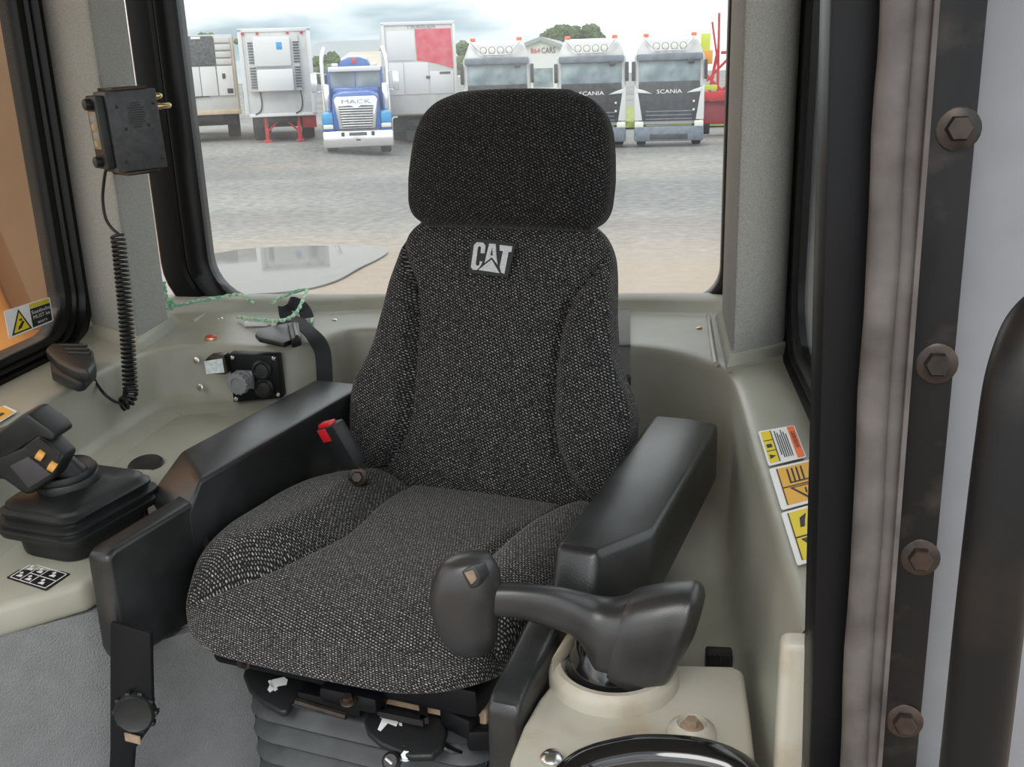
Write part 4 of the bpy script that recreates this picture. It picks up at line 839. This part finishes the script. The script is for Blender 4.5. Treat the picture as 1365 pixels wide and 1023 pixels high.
# bonneted blue truck
K = place(479.5, 207, 36.0, 'bonneted_truck', 'blue bonneted truck with chrome grille, bumper and twin exhaust stacks', 'truck')
K.scale = (.962,)*3
part(K, 'bumper', 'tchrome', ((-1.29, -.1, .30), (1.29, .25, .90)), b=.07)
part(K, 'bumper_opening', 'dgrille', ((-.32, -.115, .72), (.32, -.05, .84)), b=.01)
for x in (-.55, .55): part(K, 'tow_eye', 'dark', ((x-.06, -.12, .70), (x+.06, -.05, .86)), b=.02)
part(K, 'badge', 'dark', ((-.08, -.12, .54), (.08, -.08, .60)), b=.005)
bm = B(); prism(bm, [(-.90, 0, .92), (.90, 0, .92), (.84, 0, 2.12), (.55, 0, 2.28), (-.55, 0, 2.28), (-.84, 0, 2.12)], (0, 2.2, .12), .10); obj('bonnet', bm, 'blue', K)
bm = B(); prism(bm, [(-.66, -.14, .96), (.66, -.14, .96), (.80, -.14, 2.0), (.70, -.14, 2.12), (-.70, -.14, 2.12), (-.80, -.14, 2.0)], (0, .25, 0), .05); gr = obj('grille_surround', bm, 'tchrome', K)
bm = B(); prism(bm, [(-.54, -.17, 1.02), (.54, -.17, 1.02), (.64, -.17, 1.78), (.2, -.17, 1.80), (0, -.17, 1.70), (-.2, -.17, 1.80), (-.64, -.17, 1.78)], (0, .06, 0)); obj('grille', bm, 'dgrille', gr)
for k in range(8): part(gr, 'grille_bar', 'tchrome', ((-.54-.012*k, -.21, 1.06+.09*k), (.54+.012*k, -.15, 1.10+.09*k)), b=.008)
sign(gr, 'MACK', .20, (0, -.16, 1.93), 'roofg', w=1.05)
for s in (-1, 1):
    part(K, 'fender', 'cyan', ((s*1.28-.42*(s > 0), .0, 1.12), (s*1.28+.42*(s < 0), 1.5, 1.56)), b=.10)
    part(K, 'headlamp_pod', 'blue', ((s*1.27-.42*(s > 0), -.06, .90), (s*1.27+.42*(s < 0), .5, 1.14)), b=.03)
    part(K, 'headlamp', 'lamp', ((s*1.24-.36*(s > 0), -.10, .98), (s*1.24+.36*(s < 0), -.02, 1.14)), b=.03)
    bm = B(); wheel(bm, s*1.0, .95, .52, .4); obj('wheel', bm, 'tyre', K)
    bm = B(); tube(bm, [(s*1.22, 2.1, 1.0), (s*1.22, 2.1, 3.35), (s*1.20, 2.1, 3.55), (s*1.14, 2.2, 3.75), (s*1.10, 2.3, 3.85)], .085, 12); ex = obj('exhaust_stack', bm, 'tchrome', K)
    part(K, 'air_cleaner', 'tchrome', ((s*1.10-.12, 1.6, 1.45), (s*1.10+.12, 1.95, 2.55)), b=.08)
    part(K, 'mirror', 'tchrome', ((s*1.55-.12, 1.9, 2.25), (s*1.55+.12, 2.0, 2.95)), b=.03)
    bm = B(); tube(bm, [(s*1.1, 2.2, 2.9), (s*1.55, 1.97, 2.98)], .025, 6); tube(bm, [(s*1.1, 2.2, 2.3), (s*1.55, 1.97, 2.24)], .025, 6); obj('mirror_arm', bm, 'tchrome', K)
part(K, 'cab', 'blue', ((-1.06, 2.2, .9), (1.06, 4.2, 3.15)), b=.08)
part(K, 'windscreen', 'screen', ((-.94, 2.14, 2.36), (.94, 2.24, 2.98)), b=.03)
part(K, 'pillar', 'blue', ((-.02, 2.12, 2.36), (.02, 2.2, 2.98)), b=.005)
part(K, 'visor', 'tw2', ((-1.0, 1.85, 2.98), (1.0, 2.3, 3.17)), b=.05)
bm = B(); prism(bm, [(-.62, 2.3, 3.15), (.62, 2.3, 3.15), (.5, 2.3, 3.40), (.2, 2.3, 3.50), (-.2, 2.3, 3.50), (-.5, 2.3, 3.40)], (0, 1.4, .1), .05); obj('roof_fairing', bm, 'blue', K)
part(K, 'roof_badge', 'redp', ((-.09, 2.22, 3.28), (.09, 2.32, 3.46)), b=.03)
for s in (-1, 1): part(K, 'roof_lamp', 'tw2', ((s*.74-.13, 2.2, 3.18), (s*.74+.13, 2.4, 3.30)), b=.04)
part(K, 'bonnet_cowl', 'blue', ((-.86, 1.5, 2.16), (.86, 2.3, 2.42)), b=.10)

# cab-over trucks
def cabover(T):
    part(T, 'cab', 'sgrey', ((-1.27, .12, .8), (1.27, 2.3, 3.35)), b=.10)
    bm = B(); prism(bm, [(-1.24, .1, 3.3), (1.24, .1, 3.3), (1.02, .35, 3.85), (-1.02, .35, 3.85)], (0, 1.9, .15), .10); obj('high_roof', bm, 'sgrey', T)
    part(T, 'visor', 'bumper', ((-1.2, -.12, 3.10), (1.2, .15, 3.34)), b=.05)
    part(T, 'windscreen', 'screen', ((-1.12, .05, 2.34), (1.12, .16, 3.12)), b=.04)
    part(T, 'grille_panel', 'dark', ((-1.12, .0, .95), (1.12, .2, 2.36)), b=.05)
    for k in range(3): part(T, 'grille_slat', 'bumper', ((-.85, -.02, 1.0+.14*k), (.85, .04, 1.04+.14*k)), b=.01)
    for s in (-1, 1):
        bm = B(); prism(bm, [(s*.98, -.03, .98), (s*1.28, .05, .98), (s*1.28, .05, 2.28), (s*1.16, -.03, 2.1)], (0, .25, 0), .03); obj('corner_deflector', bm, 'tw2', T)
        bm = B(); prism(bm, [(s*.62, -.04, 1.94), (s*1.18, -.04, 1.98), (s*1.18, -.04, 2.14), (s*.9, -.04, 2.06)], (0, .1, 0), .02); obj('wing_trim', bm, 'tw2', T)
        part(T, 'headlamp', 'lamp', ((s*1.27-.34*(s > 0), -.06, .72), (s*1.27+.34*(s < 0), .2, .95)), b=.05)
        bm = B(); wheel(bm, s*1.05, 1.4, .5, .35); obj('wheel', bm, 'tyre', T)
        part(T, 'mirror', 'dark', ((s*1.32-.06, .0, 2.4), (s*1.32+.06, .2, 3.1)), b=.04)
        part(T, 'beacon', 'amberl', ((s*.86-.10, -.1, 3.92), (s*.86+.10, .1, 4.05)), b=.03)
        part(T, 'step_lamp', 'lamp', ((.86, -.03, 1.3 if s > 0 else 1.6), (.94, .02, 1.38 if s > 0 else 1.68)), b=.02)
    part(T, 'bumper', 'bumper', ((-1.28, -.08, .22), (1.28, .4, .76)), b=.06)
    part(T, 'bumper_opening', 'dark', ((-.7, -.1, .28), (.7, -.04, .48)), b=.02)
    bm = B(); tube(bm, [(-.95, -.08, 3.92), (-.75, -.14, 3.72), (-.5, -.16, 3.46), (.5, -.16, 3.46), (.7, -.14, 3.72), (.9, -.08, 3.92)], .035, 8); obj('light_bar', bm, 'tchrome', T)
    for x in (-.48, -.16, .16, .48):
        bm = B(); lathe(bm, [(.06, -.06), (.13, 0), (.13, .06), (.11, .075), (0, .07)], 18, frame_to((x, -.12, 3.60), (0, -1, 0))); l = obj('spot_lamp', bm, 'dark', T)
        bm = B(); lathe(bm, [(.11, .078), (.08, .09), (0, .095)], 18, frame_to((x, -.12, 3.60), (0, -1, 0))); obj('lens', bm, 'lamp', l)
    bm = B(); cbox(bm, (.78, -.12, 3.04), (.24, .1, .16), .06); obj('kerb_mirror', bm, 'dark', T)
    sign(T, 'SCANIA', .20, (0, -.02, 2.0), 'white', w=.92)
G3 = 'cab-over trucks parked in a row'
C1 = place(666, 199, 39.3, 'cabover_truck', 'grey cab-over truck parked beside the red panel trailer', 'truck', G3); cabover(C1)
for (px, py, Y, lab) in ((789, 198, 39.3, 'grey cab-over truck with dark grille parked between two others like it'), (891, 196, 39.3, 'grey cab-over truck with dark grille parked beside the red machine')):
    c = copy_tree(C1); c.location = at(px, py, Y=Y); c.rotation_euler.z = math.atan2(-c.location.x, c.location.y)*.93; c['label'] = lab

# red farm machine at the end of the row
Rm = place(965, 180, 44.0, 'red_machine', 'red lattice framed farm machine with lime parts beside the last truck', 'machine')
Rm.scale = (1.09,)*3
bm = B()
for x0, z0, x1, z1, r in ((-.9, .5, .9, .5, .09), (-.8, .4, -.35, 2.9, .06), (.1, .4, .1, 3.6, .10), (.62, .4, .62, 3.4, .10), (-.55, 4.1, -.35, 2.9, .04), (-.45, 1.4, .9, 2.4, .06), (-.7, 2.0, .5, 3.2, .05), (-.3, 4.4, -.28, 1.2, .05), (-.9, 2.4, .3, 1.2, .05), (-.2, 3.0, .9, 3.0, .06)):
    tube(bm, [(x0, .2, z0), (x1, .2, z1)], r, 8)
obj('lattice_frame', bm, 'redp', Rm); part(Rm, 'beam', 'redp', ((-1.1, -.1, 1.28), (1.4, .3, 1.62)))
part(Rm, 'base_panel', mat('dusty_dark_red', (.30, .05, .07), .7), ((-1.0, .1, .5), (1.4, 1.4, 1.25))); part(Rm, 'lime_guard', 'lime', ((-.95, .0, 2.7), (-.6, .2, 3.7)), ((-.95, -.05, 1.65), (-.3, .1, 1.85))); part(Rm, 'amber_tank', 'mach', ((-.85, -.05, 2.6), (-.5, .2, 3.1)))
for x in (-.7, .8):
    bm = B(); wheel(bm, x, .6, .45, .3); obj('wheel', bm, 'tyre', Rm)
sign(Rm, 'MF', .2, (.75, -.1, 1.45), 'white', w=.4)

# buildings and trees beyond
def shed(px0, px1, pyr, Y, h, roofm, label, ridge=1.5, wallm='tw'):
    a, c = at(px0, pyr, Y=Y), at(px1, pyr, Y=Y); x0, x1 = a.x, c.x; zr = (a.z+c.z)/2; b0 = -1.6
    t = thing('shed', label, 'building', ((x0+x1)/2, Y, b0)); w = (x1-x0)/2; H = zr-b0
    part(t, 'wall', wallm, ((-w, .2, 0), (w, 18, H-ridge)), b=0)
    bm = B(); prism(bm, [(-w-.4, -.3, H-ridge), (-w-.4, 9, H), (-w-.4, 18.3, H-ridge), (-w-.4, 18.3, H-ridge-.2), (-w-.4, 9, H-.2), (-w-.4, -.3, H-ridge-.2)], (2*w+.8, 0, 0)); obj('roof', bm, roofm, t)
    return t, w, H
shed(398, 492, 52, 130, 8, 'roofg', 'long shed with grey steel roof far behind the blue truck', 2.2, 'roofg')
t, w, H = shed(432, 530, 66, 85, 6, 'rooft', 'low shed with tan roof behind the blue truck', 1.6, 'bumper')
for k in range(6): part(t, 'roof_strip', 'tw2', ((-w+1+k*1.2, .4+k*.1, H-1.55), (-w+1.25+k*1.2, 8.5, H-.1)), b=0) if False else None
part(t, 'red_fascia', 'redp', ((-w, -.1, H-3.0), (w, .1, H-2.5)), b=0); part(t, 'white_fascia', 'tw2', ((-w*.2, -.1, H-3.9), (w, .1, H-3.4)), b=0)
t, w, H = shed(636, 700, 66, 95, 6, 'roofg', 'low grey roofed building with red sign band behind the trucks', .8)
part(t, 'sign_band', 'redp', ((-w, -.2, H-2.0), (w*.95, .1, H-1.2)), b=0)
# gabled car dealer
p0, p1 = at(686, 130, Y=70), at(768, 130, Y=70); D = thing('gabled_shop', 'white gabled shop with red and black lettering between the trucks', 'building', ((p0.x+p1.x)/2, 70, -1.6)); w = (p1.x-p0.x)/2
zt = at(722, 54, Y=70).z+1.6; ze = at(690, 67, Y=70).z+1.6
bm = B(); prism(bm, [(-w, 0, 0), (w, 0, 0), (w, 0, ze-.3), (0-.2, 0, zt), (-w, 0, ze)], (0, 14, 0)); obj('wall', bm, 'tw2', D)
bm = B(); prism(bm, [(-w-.3, -.3, ze-.15), (-.2, -.3, zt), (w+.3, -.3, ze-.45), (w+.3, -.3, ze-.2), (-.2, -.3, zt+.25), (-w-.3, -.3, ze+.1)], (0, 14.5, 0)); obj('roof', bm, 'roofg', D)
q = at(716, 70, Y=69.9); sx_ = q.x-(p0.x+p1.x)/2; zz = q.z+1.6
sign(D, '864', .46, (sx_-.12, -.06, zz+.1), 'redp', w=.62); sign(D, 'CARS', .50, (sx_+.74, -.06, zz+.1), 'black', w=.92)
part(D, 'window', 'screen', ((sx_-.3, -.06, zz-2.2), (sx_+1.0, .05, zz-1.0)), b=0); part(D, 'awning', 'rooft', ((sx_-1, -.5, zz-2.6), (sx_+1.4, .05, zz-2.35)), b=0)
def tree(px, pytop, pybot, Y, wpx, mt, label, n=9, sq=1.0):
    a, c = at(px, pytop, Y=Y), at(px, pybot, Y=Y); R = wpx/2*Y/FPX; base = Vector((a.x, Y, GZ)); T = thing('tree', label, 'tree', base)
    H = a.z-GZ; Hc = (a.z-c.z); rnd = random.Random(int(px*7+Y)); bm = B()
    for k in range(n):
        x = rnd.uniform(-.75, .75)*R; zc = H-Hc*.5+rnd.uniform(-.35, .35)*Hc; r = rnd.uniform(.38, .6)*min(R, Hc*.7)
        t = bmesh.new(); bmesh.ops.create_icosphere(t, subdivisions=4, radius=r)
        for v in t.verts:
            d = v.co.normalized(); v.co += d*(noise.noise(v.co*(2.6/r)+Vector((k*3, px, 0)))*.35+noise.noise(v.co*(8/r)+Vector((k, px, 0)))*.28)*r
        join(bm, t, Matrix.Translation((x, rnd.uniform(-.4, .4)*R, min(zc, H-r*.9))))
    obj('crown', bm, mt, T, smooth=30)
    bm = B(); tube(bm, [(0, 0, 0), (.1, 0, H*.5), (-.1, .1, H*.8)], [.25, .18, .08], 8); obj('trunk', bm, 'bark', T)
tree(430, 70, 118, 70, 34, 'leaf', 'dark green tree between the red legged trailer and the blue truck')
tree(450, 86, 112, 68, 36, 'leaf2', 'pale green bush behind the blue truck roof', 6)
tree(762, 34, 66, 110, 92, 'leaf', 'broad dark green tree rising above the gabled shop', 14)
tree(622, 56, 102, 75, 30, 'leaf2', 'grey green tree beside the red panel trailer')
tree(272, 44, 60, 120, 40, 'leaf2', 'distant pale tree above the mesh panel trailer', 7)
tree(318, 46, 58, 120, 30, 'leaf2', 'distant pale tree above the gap between the two left trailers', 5)
tree(497, 88, 110, 68, 22, 'leaf2', 'small green bush behind the exhaust stack', 5)

# yellow machine beside the bronze window
XM = -3.1
EX = thing('yellow_machine', 'orange yellow machine body standing outside the side window with the seatbelt sticker', 'machine', (XM-.5, 4.6, GZ))
bm = B(); prism(bm, [(XM, 2.6, GZ+.5), (XM, 5.4, GZ+.5), (XM, 5.4, 3.4), (XM, 2.6, 3.4)], (-.9, 0, 0), .08); obj('body_panel', bm, 'mach', EX, world=True)
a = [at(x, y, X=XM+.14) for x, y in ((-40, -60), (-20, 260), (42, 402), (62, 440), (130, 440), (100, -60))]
bm = B(); prism(bm, a, (-.13, 0, 0), .02); obj('shaded_slab', bm, 'machb', EX, world=True)  # tan slab: the machine's shaded side put into a darker colour
bm = B(); box(bm, (XM-.85, 2.8, GZ), (XM-.1, 5.2, GZ+.55), .15); obj('track', bm, 'tyre', EX, world=True)
